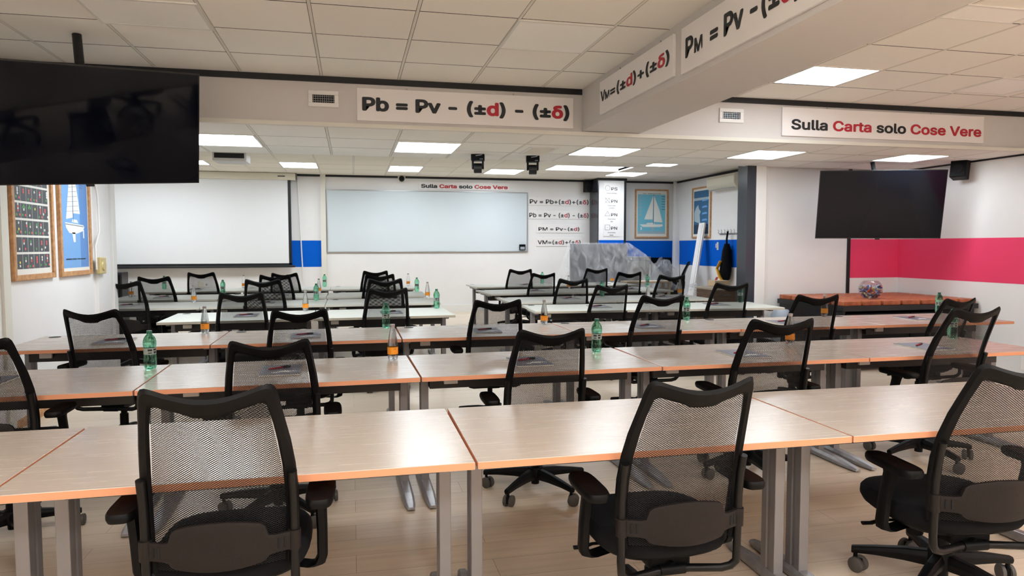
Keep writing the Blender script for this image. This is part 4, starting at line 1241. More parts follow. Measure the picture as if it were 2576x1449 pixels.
CH = [  # peaks of the backrest: left, right, distance of the top edge, label
 ('A', (357, 974), (681, 964.5), 2.02, -1, 'black mesh office chair in the nearest row, with its whole back plate in view'),
 ('B', (1641, 957.6), (1887.6, 943.7), 2.00, 0, 'black mesh office chair in the nearest row, middle of its three'),
 ('C', (2464, 917), (2703, 905), 2.0, -6, 'black mesh office chair cut by the right picture edge in the nearest row'),
 ('Z', (-175, 852), (8, 850), 3.5, 0, 'black mesh office chair cut by the left picture edge'),
 ('R2a', (582.4, 856.8), (771, 850.4), 3.50, 2, 'black mesh office chair at the second row, right behind the nearest left chair'),
 ('R2b', (1309, 828), (1465, 824), 3.52, -1, 'black mesh office chair at the second row whose star base stands in the open'),
 ('R2c', (1895, 801.6), (2040, 798.8), 3.52, -4, 'black mesh office chair at the second row, in front of an orange-label bottle'),
 ('R2d', (2395, 774), (2516, 769.5), 3.52, 4, 'black mesh office chair at the second row, rightmost of that row'),
 ('R3a', (157, 777), (298, 777), 5.1, -12, 'black mesh office chair at the third row, nearest the left wall'),
 ('R3b', (688, 779.5), (818, 776), 5.08, 5, 'black mesh office chair at the third row, second from the left wall'),
 ('R3c', (1197.6, 753.8), (1306.6, 752), 5.14, -1, 'black mesh office chair at the third row, third from the left wall'),
 ('R3d', (1615.7, 742), (1718, 739.5), 5.09, 3, 'black mesh office chair at the third row, fourth from the left wall'),
 ('R3e', (2011, 740.6), (2103.7, 739.5), 5.10, -5, 'black mesh office chair at the third row, left of the candy bowl'),
 ('R3f', (2373, 751), (2457, 747), 4.82, 8, 'black mesh office chair at the third row, below the right television edge'),
 ('R4Lb', (556, 735.4), (658, 733), 6.72, 7, 'black mesh office chair at the left block first white row, left one'),
 ('R4Lc', (930, 725.4), (1022, 722.6), 6.80, 7, 'black mesh office chair at the left block first white row, right one'),
 ('R4Ra', (1501, 716), (1578.5, 714.4), 6.92, 4, 'black mesh office chair at the right block first white row, left one'),
 ('R4Rb', (1803, 710.5), (1879, 709.7), 6.84, -3, 'black mesh office chair at the right block first white row, before the slate panel'),
 ('R5La', (263, 707), (350.5, 705), 8.45, 0, 'black mesh office chair half hidden by the left wall end'),
 ('R5Lb', (618, 702), (703.5, 701), 8.45, -3, 'black mesh office chair at the left block second white row, middle one'),
 ('R5Lc', (930, 701), (1008.5, 699.5), 8.35, 3, 'black mesh office chair at the left block second white row, aisle side'),
 ('R5Ra', (1408.7, 700), (1476, 699.5), 8.2, -3, 'black mesh office chair at the right block second white row, aisle side'),
 ('R5Rb', (1661, 690.4), (1720.6, 690), 8.2, -3, 'black mesh office chair at the right block second white row, far side'),
 ('R6La', (348, 695), (425, 694.8), 9.78, -3, 'black mesh office chair at the left block third white row, near the wall end'),
 ('R6Lb', (655, 691), (727, 690), 9.78, -3, 'black mesh office chair at the left block third white row, middle one'),
 ('R6Lc', (921.6, 689.2), (989, 688.5), 9.75, 2, 'black mesh office chair at the left block third white row, aisle side'),
 ('R6Ra', (1340, 686.5), (1395, 685.7), 9.8, 3, 'black mesh office chair at the right block third white row, aisle side'),
 ('R6Rb', (1556, 683.5), (1611.6, 683), 9.9, 0, 'black mesh office chair at the right block third white row, far side'),
 ('R7La', (473, 685), (538, 684), 11.5, -2, 'black mesh office chair at the left block last row, alone below the screen'),
 ('R7Lb', (683, 686), (747.7, 685.7), 11.4, -3, 'black mesh office chair at the left block last row, below the blue band'),
 ('R7Lc', (914.7, 681), (974, 680), 11.5, 3, 'black mesh office chair at the left block last row, aisle side'),
 ('R7Ra', (1283, 676.4), (1335.6, 676.2), 11.5, -3, 'black mesh office chair at the right block last row, aisle side'),
 ('R7Rb', (1476, 674.4), (1527.4, 674), 11.55, -2, 'black mesh office chair at the right block last row, before the plastic sheet'),
]
GC = 'black mesh office chairs at the tables'
proto = None
rng = random.Random(3)
def put_chair(x, y, ztop, rot, s, label, spin):
    global proto
    if proto is None:
        proto = chair_proto()
        new = proto
    else:
        new = copy_tree(proto)
    tag(new, label, 'chair', GC)
    raise_ = (ztop - 1.021*s)/s
    for ch in new.children:
        nm = ch.name.split('.')[0]
        if nm in BASEPARTS:
            ch.rotation_euler = (0, 0, spin)
            ch.location.z = 0.0
        elif nm == 'gas_column':
            ch.location.z = min(0.0, raise_)*0.5
        else:
            ch.location.z = raise_
    new.location = (x, y, 0)
    new.rotation_euler = (0, 0, rot)
    new.scale = (s, s, s)
    return new
for nm, a, b, Y, r, lb in CH:
    pa, pb = at(a[0], a[1], Y), at(b[0], b[1], Y)
    mid = (pa+pb)/2
    rr = radians(r)
    s = min(1.12, max(0.97, (pb.x-pa.x)/cos(rr)/0.325))
    off = 0.345*s
    spin = 0.0 if nm == 'R2b' else rng.uniform(-0.6, 0.6)
    put_chair(mid.x - sin(rr)*off, mid.y + cos(rr)*off, mid.z, rr, s, lb, spin)
p = at(1724, 657, 13.95)
rr = radians(60)
put_chair(p.x - sin(rr)*0.3, p.y + cos(rr)*0.3, p.z, rr, 1.08, 'black mesh office chair turned sideways in the far corner by the white planks', 0.2)

# ------------------------------------------------------------------ notebooks and pens
def notebook_proto():
    t = thing('notebook', (0, 0, 0), '', 'notebook')
    mb = MB(); mb.bb((-0.108, -0.158, 0.0005), (0.108, 0.158, 0.0075)); mb.build('pages', 'paper', t)
    mb = MB(); mb.bb((-0.110, -0.160, 0.0075), (0.110, 0.160, 0.0085)); mb.build('cover', 'cover', t)
    mb = MB()
    pts = [(-.06, -.03), (-.035, -.02), (-.01, .012), (.015, .02), (.055, .004), (.075, -.012), (.05, -.014), (.03, -.022), (.032, -.04), (.018, -.028), (-.01, -.02), (-.03, -.04), (-.05, -.045)]
    mb.prism(pts, 0.0005, Vector((0.015, -0.06, 0.0085)), EX, EY)
    mb.build('emblem', 'p_white', t)
    return t
def pen_proto():
    t = thing('pen', (0, 0, 0), '', 'pen')
    T = Matrix.Rotation(pi/2, 4, 'Y')
    mb = MB(); mb.lathe([(0.001, -0.072), (0.003, -0.066), (0.0055, -0.055), (0.0055, 0.05)], 12, 0, T); mb.build('barrel', 'penred', t)
    mb = MB(); mb.lathe([(0.0058, 0.02), (0.0058, 0.068), (0.003, 0.07)], 12, 0, T); mb.box((0.03, 0, 0.007), (0.05, 0.004, 0.002)); mb.build('cap', 'penblack', t)
    return t
NB = [  # x, y, rotation (deg), place
 (-1.86, 4.08, 0, 'second row, beside the left edge chair'), (-0.40, 4.10, 2, 'second row, behind the first full chair'), (1.04, 4.07, 0, 'second row, behind the open-based chair'), (2.46, 4.04, -3, 'second row, left of the orange-label bottle'), (3.86, 4.05, -3, 'second row, uncovered near the rightmost chair'),
 (-1.72, 5.67, 0, 'third row, nearest the left wall'), (-0.36, 5.67, 2, 'third row, second from the left wall'), (1.08, 5.66, -2, 'third row, third from the left wall'), (2.50, 5.64, -4, 'third row, fourth from the left wall'), (3.86, 5.64, -4, 'third row, left of the candy bowl'), (5.28, 5.66, -4, 'third row, under the corner television'),
 (-1.05, 7.48, 2, 'left block first white row, left one'), (0.40, 7.48, 2, 'left block first white row, right one'), (2.78, 7.62, -3, 'right block first white row, left one'), (4.25, 7.58, -4, 'right block first white row, right one'),
 (-2.62, 9.10, 2, 'left block second white row, by the left wall end'), (-1.05, 9.10, 2, 'left block second white row, middle one'), (2.84, 8.92, -3, 'right block second white row, left one'), (4.20, 8.92, -3, 'right block second white row, right one'),
 (-2.55, 10.5, 2, 'left block third white row, by the left wall end'), (-1.0, 10.5, 2, 'left block third white row, middle one'), (2.82, 10.6, -3, 'right block third white row, left one'), (4.45, 10.65, -3, 'right block third white row, right one'),
 (-2.5, 12.3, 2, 'left block last white row, below the screen'), (3.1, 12.35, -3, 'right block last white row, left one'), (4.6, 12.4, -3, 'right block last white row, right one')]
nb0 = pn0 = None
for i, (x, y, r, pl) in enumerate(NB):
    if nb0 is None:
        nb0 = n_ = notebook_proto(); pn0 = p_ = pen_proto()
    else:
        n_, p_ = copy_tree(nb0), copy_tree(pn0)
    tag(n_, f'grey notebook, {pl}', 'notebook', 'grey notebooks laid on the tables')
    n_.location = (x, y, 0.73); n_.rotation_euler = (0, 0, radians(r))
    tag(p_, f'red pen on notebook, {pl}', 'pen', 'red pens lying on the notebooks')
    a = radians(r+28+rng.uniform(-8, 8))
    p_.location = (x-0.01, y+0.03, 0.73+0.0092+0.0055); p_.rotation_euler = (0, 0, a)

# ------------------------------------------------------------------ water bottles
def bottle_proto(kind):
    t = thing('water_bottle', (0, 0, 0), '', 'bottle')
    if kind == 'G':
        prof = [(0.008, 0.008), (0.022, 0.001), (0.029, 0.003), (0.033, 0.014), (0.0345, 0.03), (0.0345, 0.066), (0.0325, 0.072), (0.0335, 0.076), (0.0325, 0.08), (0.0325, 0.126), (0.0335, 0.130), (0.0355, 0.140), (0.0350, 0.158), (0.031, 0.176), (0.022, 0.192), (0.0145, 0.200), (0.0135, 0.208)]
        lab, capm, body = [(0.0331, 0.086), (0.0331, 0.122)], 'cap_green', 'pet_green'
    else:
        prof = [(0.008, 0.010), (0.020, 0.001), (0.028, 0.003), (0.0315, 0.016), (0.0325, 0.034), (0.0325, 0.082), (0.031, 0.100), (0.0275, 0.128), (0.0225, 0.158), (0.017, 0.184), (0.0135, 0.196), (0.013, 0.208)]
        lab, capm, body = [(0.0329, 0.036), (0.0329, 0.080)], 'cap_grey', 'pet_clear'
    mb = MB()
    rings = []
    n = 30
    for r, z in prof:
        am = max(0.0, 0.22*(1-z/0.032)) if z < 0.032 else 0.0
        rings.append([Vector((r*(1-am*(0.5+0.5*cos(5*2*pi*k/n)))*cos(2*pi*k/n), r*(1-am*(0.5+0.5*cos(5*2*pi*k/n)))*sin(2*pi*k/n), z)) for k in range(n)])
    mb.loft(rings, 0, True)
    mb.build('bottle', body, t)
    mb = MB(); mb.lathe([(0.0145, 0.203), (0.0152, 0.205), (0.0152, 0.219), (0.0145, 0.221), (0.0001, 0.221)], 22); mb.build('cap', capm, t)
    mb = MB(); mb.lathe(lab, 30, 0, None, False)
    lo = mb.build('label', 'label_grey' if kind == 'G' else 'label_orange', t)
    # lettering wrapped on the label side towards the camera
    mb = MB()
    R = lab[0][0]+0.0006
    if kind == 'O':
        vs, fs = glyphs('LTA', 0.02)
        x0_, x1_ = ext(vs)
        mb.add([Vector((R*sin((v.x-(x0_+x1_)/2)*0.0105/R), -R*cos((v.x-(x0_+x1_)/2)*0.0105/R), 0.066+v.y*0.0105)) for v in vs], fs)
        mb.build('lettering', 'ink', lo)
    else:                                   # the dark print patches of the label, too small to read
        for a0, a1, z0_, z1_ in ((-0.75, -0.05, 0.105, 0.117), (-0.7, -0.1, 0.092, 0.098), (0.15, 0.8, 0.108, 0.118), (0.2, 0.75, 0.091, 0.103)):
            n_ = 6
            mb.add([(R*sin(a0+(a1-a0)*q/n_), -R*cos(a0+(a1-a0)*q/n_), z) for q in range(n_+1) for z in (z0_, z1_)], [(2*q, 2*q+2, 2*q+3, 2*q+1) for q in range(n_)])
        mb.build('print', 'ink', lo)
    return t
BT = [('G', -1.14, 4.35, 'second row, between the two leftmost chairs'), ('G', 1.58, 4.37, 'second row, between two chairs near the middle'), ('G', 0.28, 6.08, 'third row, behind the clear bottle'), ('G', -0.46, 9.45, 'left block second white row, middle'), ('G', 0.93, 7.88, 'left block first white row, aisle end'), ('G', 0.98, 10.9, 'left block third white row, aisle end'), ('G', -0.47, 12.62, 'left block last white row, middle'), ('G', -1.84, 10.85, 'left block third white row, left of the chair stack'), ('G', -3.05, 12.60, 'left block last white row, behind a chair'),
 ('G', 3.50, 12.70, 'right block last white row, middle'), ('G', 3.43, 9.28, 'right block second white row, middle'), ('G', 4.90, 11.05, 'right block third white row, far end'), ('G', 3.09, 6.06, 'third row, right of the fourth chair'), ('G', 4.72, 7.83, 'right block first white row, behind a chair'), ('G', 5.92, 6.03, 'third row, far right end'), ('G', 4.45, 4.40, 'second row, behind the rightmost chair'),
 ('O', 0.24, 4.36, 'second row, at the table joint'), ('O', -1.17, 6.05, 'third row, near the left wall'), ('O', -1.95, 9.46, 'left block second white row, left side'), ('O', -0.5, 7.90, 'left block first white row, middle'), ('O', 1.00, 9.52, 'left block second white row, aisle end'), ('O', -0.49, 10.9, 'left block third white row, middle'), ('O', 0.98, 12.6, 'left block last white row, aisle end'), ('O', -1.80, 12.6, 'left block last white row, left of middle'), ('O', -3.02, 10.7, 'left block third white row, behind a chair'),
 ('O', 1.68, 6.03, 'third row, between the third and fourth chair'), ('O', 3.50, 11.05, 'right block third white row, behind a chair'), ('O', 4.92, 12.75, 'right block last white row, far end'), ('O', 3.52, 7.92, 'right block first white row, middle'), ('O', 4.62, 9.28, 'right block second white row, far end'), ('O', 3.04, 4.38, 'second row, behind the third full chair'), ('O', 4.58, 6.05, 'third row, left of the candy bowl')]
bp = {}
for k, x, y, pl in BT:
    if k not in bp:
        bp[k] = b_ = bottle_proto(k)
    else:
        b_ = copy_tree(bp[k])
    nm = 'green plastic water bottle' if k == 'G' else 'clear water bottle with orange label'
    tag(b_, f'{nm} on the {pl}', 'bottle', 'green water bottles on the tables' if k == 'G' else 'orange-label water bottles on the tables')
    b_.location = (x, y, 0.73)
    b_.rotation_euler = (0, 0, math.atan2(-x, y)+rng.uniform(-0.5, 0.5))

# ------------------------------------------------------------------ black sideboard with wooden blocks and the candy bowl
p = on(2122, 771, 0.75)
SX0, SX1, SY0, SY1 = p.x, XR-0.03, p.y, YW-0.05
t = thing('sideboard', ((SX0+SX1)/2, SY0, 0), 'low black sideboard in the right corner', 'sideboard')
w, dd = (SX1-SX0)/2, SY1-SY0
mb = MB(); mb.bb((-w, 0, 0.69), (w, dd, 0.75)); mb.build('top', 'blackwood', t, 0.004)
mb = MB(); mb.bb((-w+0.02, 0.04, 0.04), (-w+0.06, dd-0.02, 0.69)); mb.bb((w-0.06, 0.04, 0.04), (w-0.02, dd-0.02, 0.69)); mb.bb((-w+0.06, dd-0.06, 0.04), (w-0.06, dd-0.02, 0.69)); mb.bb((-w+0.06, 0.05, 0.04), (w-0.06, dd-0.06, 0.08)); mb.build('carcass', 'blackwood', t, 0.003)
for k in range(2):
    mb = MB(); mb.bb((-w+0.07+k*(w-0.06), 0.035, 0.1), (-0.005+k*(w-0.06), 0.055, 0.66)); mb.build('door', 'black', t, 0.003)
blk = None
nx, ny = 7, 5
bw, bd = (SX1-SX0)/nx, (SY1-SY0)/ny
bowl_p = on(2189, 752, 0.80)
for i in range(nx):
    for j in range(ny):
        x, y = SX0+(i+0.5)*bw, SY0+(j+0.5)*bd
        if blk is None:
            mb = MB(); mb.bb((-bw/2+0.016, -bd/2+0.02, 0), (bw/2-0.016, bd/2-0.02, 0.055)); blk = b_ = mb.build('wooden_block', 'terracotta', None, 0.008, 2)
        else:
            b_ = blk.copy(); COL.objects.link(b_)
        b_.location = (x, y, 0.75)
        tag(b_, 'terracotta brown wooden block laid in the grid on the black sideboard', 'block', 'wooden blocks on the black sideboard')
BZ = 0.806
bx, by = bowl_p.x, bowl_p.y
Rb = 32.0/F*by
Rb = 0.135
t = thing('glass_bowl', (bx, by, BZ), 'round clear glass bowl of candies on the wooden blocks', 'bowl')
prof = []
for k in range(17):
    a = radians(-62 + (62+52)*k/16)
    prof.append((Rb*cos(a), Rb*0.93*(sin(a)+sin(radians(62)))))
mb = MB()
inner = [(r-0.003, z+0.003) for r, z in prof]
mb.lathe([(0.001, 0.0)] + prof + inner[::-1] + [(0.001, 0.004)], 40)
mb.build('bowl', 'bowl', t)
cands = {}
rg = random.Random(5)
for k in range(150):
    lay = k/150.0
    z = 0.02 + lay*0.135
    rmax = math.sqrt(max(0.0004, Rb**2 - (z/0.93 - Rb*sin(radians(62)))**2)) - 0.018
    a = rg.uniform(0, 2*pi); r = rmax*math.sqrt(rg.uniform(0.25, 1)) if lay < 0.8 else rmax*math.sqrt(rg.random())
    key = rg.choice(['c0', 'c1', 'c1', 'c2', 'c3', 'c4', 'c4', 'c5', 'c6'])
    if key not in cands:
        mb = MB()
        mb.tube([(-0.020, 0, 0), (-0.0125, 0, 0), (-0.011, 0, 0), (-0.008, 0, 0), (0.008, 0, 0), (0.011, 0, 0), (0.0125, 0, 0), (0.020, 0, 0)], [0.009, 0.003, 0.006, 0.0085, 0.0085, 0.006, 0.003, 0.009], 8)
        cands[key] = c_ = mb.build('wrapped_candy', key)
    else:
        c_ = cands[key].copy(); COL.objects.link(c_)
    c_.location = (bx+r*cos(a), by+r*sin(a), BZ+z)
    c_.rotation_euler = (rg.uniform(0, 3), rg.uniform(-1, 1), rg.uniform(0, 6))
    tag(c_, 'small twist-wrapped candy heaped in the round glass bowl', 'candy', 'wrapped candies in the glass bowl')

# ------------------------------------------------------------------ things on walls and ceiling
def speaker(O, rz, tilt, label, s=1.0):
    t = thing('speaker', O, label, 'speaker', None, rz)
    t.rotation_euler = (tilt, 0, rz)
    mb = MB(); mb.bb((-0.09*s, -0.16*s, -0.15*s), (0.09*s, 0, 0.15*s)); mb.build('cabinet', 'black', t, 0.01)
    for z, r in ((-0.045, 0.06), (0.085, 0.028)):
        mb = MB(); mb.lathe([(r*s, 0), (r*s, 0.006), (r*s*0.85, 0.008), (r*s*0.4, 0.002), (0.001, 0.006)], 24, 0, Matrix.Translation((0, -0.16*s, z*s)) @ Matrix.Rotation(pi/2, 4, 'X')); mb.build('driver', 'slot', t)
    mb = MB(); mb.tube([(0, 0, 0.05), (0, 0.06, 0.07)], 0.015, 8); mb.build('bracket', 'black_trim', t)
    return t
p = atx(2405, 425, XR-0.16)
speaker(Vector((XR-0.07, p.y, p.z)), radians(-62), radians(-14), 'black two-way speaker on the right wall by the television', 0.95)
p = at(1481, 467, 14.9)
speaker(Vector((5.2, 15.12, p.z)), 0, radians(0), 'small black speaker beside the slate pillar top', 0.9)

def ptz(u, v0, v1, label):
    top = on(u, v0-3, ZM)
    t = thing('ceiling_camera', (top.x, top.y, ZM), label, 'camera', 'black cameras under the low ceiling', radians(-12))
    hh = 0.195
    mb = MB(); mb.box((0, 0, -0.035), (0.15, 0.13, 0.07)); mb.build('base', 'black', t, 0.008)
    mb = MB()
    for sx in (-1, 1): mb.box((sx*0.056, 0, -0.11), (0.022, 0.08, 0.10))
    mb.build('yoke', 'black', t, 0.008)
    mb = MB(); mb.lathe([(0.001, -0.045), (0.05, -0.045), (0.055, -0.04), (0.055, 0.04), (0.05, 0.045), (0.001, 0.045)], 24, 0, Matrix.Translation((0, 0, -0.15)) @ Matrix.Rotation(pi/2, 4, 'Y')); mb.build('head', 'bezel', t)
    mb = MB(); mb.lathe([(0.032, 0), (0.03, 0.02), (0.02, 0.012), (0.001, 0.016)], 20, 0, Matrix.Translation((0, 0.05, -0.155)) @ Matrix.Rotation(-pi/2, 4, 'X')); mb.build('lens', 'screen', t)
    mb = MB(); mb.tube([(-0.02, -0.07, -0.02), (0.03, -0.09, -0.015), (0.05, -0.06, -0.004)], 0.005, 6); mb.build('cable', 'greyplastic', t)
    lettering([('100', 'p_grey', 1)], t, Vector((0.022, -0.0655, -0.06)), EX, EZ, 0.035, 0.012, 0.02, 0.001)
ptz(1202, 392, 435, 'black ceiling camera, the left of the two hanging near the aisle')
ptz(1340, 396, 437, 'black ceiling camera under the grey grille, right of the other')
p = at(1011, 449, 15.0)
t = thing('wall_camera', (p.x, YB-0.01, p.z+0.06), 'small white and black camera above the whiteboard', 'camera')
mb = MB(); mb.box((0, -0.1, 0.06), (0.34, 0.2, 0.03)); mb.build('shelf', 'alu', t, 0.004)
mb = MB(); mb.box((0, -0.1, -0.03), (0.15, 0.1, 0.15)); mb.build('body', 'ivory', t, 0.015)
mb = MB(); mb.lathe([(0.001, -0.06), (0.045, -0.055), (0.065, 0.0), (0.045, 0.055), (0.001, 0.06)], 20, 0, Matrix.Translation((0, -0.14, -0.06)) @ Matrix.Rotation(pi/2, 4, 'X')); mb.build('head', 'black', t)

# projector
p0, p1 = at(534, 394, 9.8), at(620, 402, 9.8)
w = p1.x-p0.x
cz = at(577, 394, 9.8).z
t = thing('projector', ((p0.x+p1.x)/2, 9.8, cz), 'white ceiling projector with a black front slot', 'projector')
mb = MB(); mb.box((0, 0.18, 0), (w, 0.4, 0.115)); mb.build('housing', 'white_plastic', t, 0.012)
mb = MB(); mb.box((0, -0.022, 0.012), (w*0.88, 0.006, 0.065)); mb.build('grille', 'black_trim', t, 0.002)
mb = MB(); mb.tube([(0, 0.18, 0.05), (0, 0.18, ZB-cz)], 0.03, 12); mb.build('mount', 'white_plastic', t)

# air conditioner, hooks, hanging harness on the far right wall
ya, yb = atx(1800, 460, XRB).y, atx(1853, 460, XRB).y-0.25
zt, zb = atx(1825, 442, XRB).z, atx(1825, 479, XRB).z
t = thing('air_conditioner', (XRB, (ya+yb)/2, zb), 'white wall air conditioner near the slate panel', 'air conditioner')
hw, hh = (ya-yb)/2, zt-zb
mb = MB()
rings = []
for y in (-hw, hw):
    rings.append([Vector((x, y, z)) for x, z in ((0, 0.02), (0, hh), (-0.17, hh), (-0.21, hh*0.8), (-0.21, hh*0.35), (-0.14, 0.0))])
mb.loft(rings, 0, False); mb.build('housing', 'ivory', t, 0.012)
mb = MB(); mb.box((-0.15, 0, 0.012), (0.10, hw*1.8, 0.01), 0, None); mb.build('outlet_flap', 'alu', t, 0.003)

ya, yb = atx(1812, 588, XRB).y, atx(1852, 588, XRB).y-0.1
z = atx(1835, 588, XRB).z
t = thing('coat_rack', (XRB, (ya+yb)/2, z), 'silver coat hook rail on the far right wall', 'coat rack')
mb = MB(); mb.box((-0.008, 0, 0), (0.012, ya-yb, 0.03)); mb.build('rail', 'alu', t, 0.003)
for k in range(6):
    y = (ya-yb)/2-0.05-k*(ya-yb-0.1)/5
    mb = MB(); mb.tube([(-0.012, y, 0.0), (-0.05, y, 0.0), (-0.075, y, 0.03), (-0.06, y, 0.06), (-0.085, y, 0.085)], 0.007, 8); mb.build('hook', 'alu', t)
hy = atx(1841, 600, XRB).y
t = thing('safety_harness', (XRB-0.09, hy, z), 'black and yellow safety harness hanging from the hook rail', 'harness')
mb = MB()
mb.tube([(0, 0, 0.05), (-0.01, 0.02, -0.10), (-0.02, 0.0, -0.22)], 0.02, 8)
rings = []
for (zz, rx, ry, dy) in ((-0.2, 0.05, 0.05, 0), (-0.35, 0.09, 0.10, 0.01), (-0.55, 0.10, 0.13, 0.02), (-0.75, 0.10, 0.16, 0.05), (-0.9, 0.08, 0.17, 0.07), (-0.98, 0.03, 0.08, 0.09)):
    rings.append([Vector((-0.02+rx*cos(2*pi*k/14)*(1+0.12*sin(5*k)), dy+ry*sin(2*pi*k/14)*(1+0.1*cos(3*k)), zz)) for k in range(14)])
mb.loft(rings, 0, True); mb.build('vest', 'black_soft', t)
mb = MB(); mb.tube([(-0.14, 0.02, -0.55), (-0.17, 0.10, -0.70), (-0.17, 0.0, -0.85), (-0.14, -0.10, -0.98), (-0.12, -0.08, -1.16), (-0.11, -0.04, -1.33)], 0.04, 8, 0, False, 0.5); mb.build('webbing', 'yellow', t)
mb = MB(); mb.tube([(-0.13, 0.16, -0.88), (-0.13, 0.26, -1.0), (-0.13, 0.32, -1.12), (-0.13, 0.44, -1.2)], 0.028, 8, 0, False, 0.5); mb.build('strap', 'orange_strap', t)
p = atx(1807, 619, XRB)
t = thing('wall_hook', (XRB-0.003, p.y, p.z), 'small white hook on the blue band of far right wall', 'hook')
mb = MB(); mb.box((-0.008, 0, 0), (0.016, 0.06, 0.16)); mb.tube([(-0.016, 0, 0.05), (-0.05, 0, 0.04), (-0.05, 0, -0.03), (-0.016, 0, -0.05)], 0.01, 8); mb.build('body', 'white_plastic', t, 0.004)

# two white planks leaning in the far corner
def plank(a, b, wv, th, label):
    a, b = Vector(a), Vector(b)
    d_ = (b-a); L = d_.length; d_.normalize()
    X = Vector(wv); X = (X-d_*X.dot(d_)).normalized()
    t = thing('white_plank', a, label, 'plank', 'white planks leaning in the far corner')
    T = frame_T(Vector(), X, d_)
    mb = MB(); mb.box((0, L/2, 0), (th[0], L, th[1]), 0, T); mb.build('board', 'white_plastic', t, 0.004)
    mb = MB(); mb.box((0, L/2, th[1]/2+0.004), (th[0]*0.5, L*0.96, 0.008), 0, T); mb.build('lid_strip', 'whitebox', t, 0.002)
a = at(1726, 735, 14.2); a.z = 0.0
plank((7.28, 14.85, 0.0), at(1703, 458, 15.1), (1, 0, 0), (0.16, 0.05), 'tall white cable trunking standing in the far corner')
b_ = at(1768, 560, 14.2); b_.x = min(b_.x, 7.35)
plank((6.86, 13.38, 0.0), (7.33, 13.70, atx(1763, 562, 7.36).z), (0.35, -1, 0), (0.15, 0.05), 'white plank leaning against the far right wall')

# plastic covered board, table under it, bagged equipment
YV = 13.7
pa, pb = at(1434, 612, YV), at(1578, 612, YV)
zt = (pa.z+pb.z)/2
t = thing('display_board', ((pa.x+pb.x)/2, YV, 0), 'grey standing board wrapped under the plastic sheet', 'board')
w = (pb.x-pa.x)/2
mb = MB(); mb.bb((-w, -0.03, 0.42), (w, 0.03, zt-0.01)); mb.build('panel', mat('board_grey', srgb(98, 100, 104), 0.5), t, 0.006)
mb = MB()
for sx in (-1, 1):
    mb.bb((sx*(w-0.12)-0.025, -0.02, 0.0), (sx*(w-0.12)+0.025, 0.02, 0.42)); mb.bb((sx*(w-0.12)-0.025, -0.3, 0.0), (sx*(w-0.12)+0.025, 0.3, 0.035))
mb.build('stand', 'leg', t, 0.004)
t = thing('storage_crate', (at(1584, 660, 13.7).x+0.05, 13.45, 0), 'grey stack under the low side of the plastic sheet', 'crate')
zc = at(1590, 644, 13.65).z
mb = MB(); mb.bb((-0.02, 0.14, 0.0), (0.36, 0.5, zc-0.02)); mb.build('body', mat('crate_grey', srgb(132, 130, 126), 0.6), t, 0.01)
mb = MB(); mb.bb((-0.03, 0.12, zc-0.10), (0.37, 0.52, zc-0.015)); mb.build('lid', mat('crate_lid', srgb(110, 110, 110), 0.6), t, 0.01)
# sheet as a draped surface
def sheet(name, ridge, foot, label, seed, nseg=26, nrow=12, sag=0.06):
    rg = random.Random(seed)
    mb = MB()
    n = len(ridge)
    V = []
    ph = [rg.uniform(0, 6) for _ in range(4)]
    for i in range(nseg*(n-1)+1):
        k, f_ = divmod(i, nseg)
        if k >= n-1: k, f_ = n-2, nseg
        f_ /= nseg
        A = Vector(ridge[k]).lerp(Vector(ridge[k+1]), f_)
        B = Vector(foot[k]).lerp(Vector(foot[k+1]), f_)
        for j in range(nrow+1):
            q_ = j/nrow
            p_ = A.lerp(B, q_)
            p_.z -= sag*sin(pi*q_)
            wv = 0.02*q_*(sin(i*0.9+ph[0]) + 0.6*sin(i*0.37+ph[1]+j*0.3)) + 0.012*sin(i*2.1+j*0.8+ph[2])*q_
            p_.y += wv - 0.0
            V.append(p_)
    m_ = nseg*(n-1)+1
    Fc = []
    for i in range(m_-1):
        for j in range(nrow):
            a_ = i*(nrow+1)+j
            Fc.append((a_, a_+1, a_+nrow+2, a_+nrow+1))
    mb.add(V, Fc, 0, True)
    return tag(mb.build(name, 'film'), label, 'plastic sheet')
zr = zt+0.012
r_l, r_r = Vector((pa.x-0.02, YV, zr)), Vector((pb.x+0.02, YV, zr))
fz = 0.62
lft = at(1408, 705, 13.3); rgt = at(1690, 712, 13.5)
ridge = [(r_l.x, YV+0.04, zr), (r_l.x, YV-0.04, zr), (r_r.x, YV-0.04, zr), (at(1626, 641, 13.5).x, 13.5, at(1626, 641, 13.5).z), (r_r.x+0.02, YV+0.04, zr)]
foot = [(lft.x-0.05, YV+0.5, fz-0.3), (lft.x, YV-0.5, fz-0.3), (r_r.x-0.2, YV-0.62, fz-0.3), (rgt.x, 13.05, fz-0.05), (rgt.x+0.15, YV+0.4, fz)]
sheet('plastic_sheet', ridge, foot, 'clear plastic sheet draped over the grey board', 2)
p = on(1610, 712, 0.72)
t = thing('side_table', (at(1615, 712, 13.0).x, 12.98, 0), 'beige table below the plastic sheet edge', 'table')
zq = at(1615, 706, 12.95).z
mb = MB(); mb.bb((-0.45, -0.3, zq-0.04), (0.5, 0.05, zq)); mb.build('top', 'beige_wood', t, 0.004)
for sx in (-0.40, 0.45):
    for sy in (-0.26, 0.01):
        mb = MB(); mb.bb((sx-0.025, sy-0.025, 0), (sx+0.025, sy+0.025, zq-0.04)); mb.build('leg', 'beige_wood', t, 0.003)
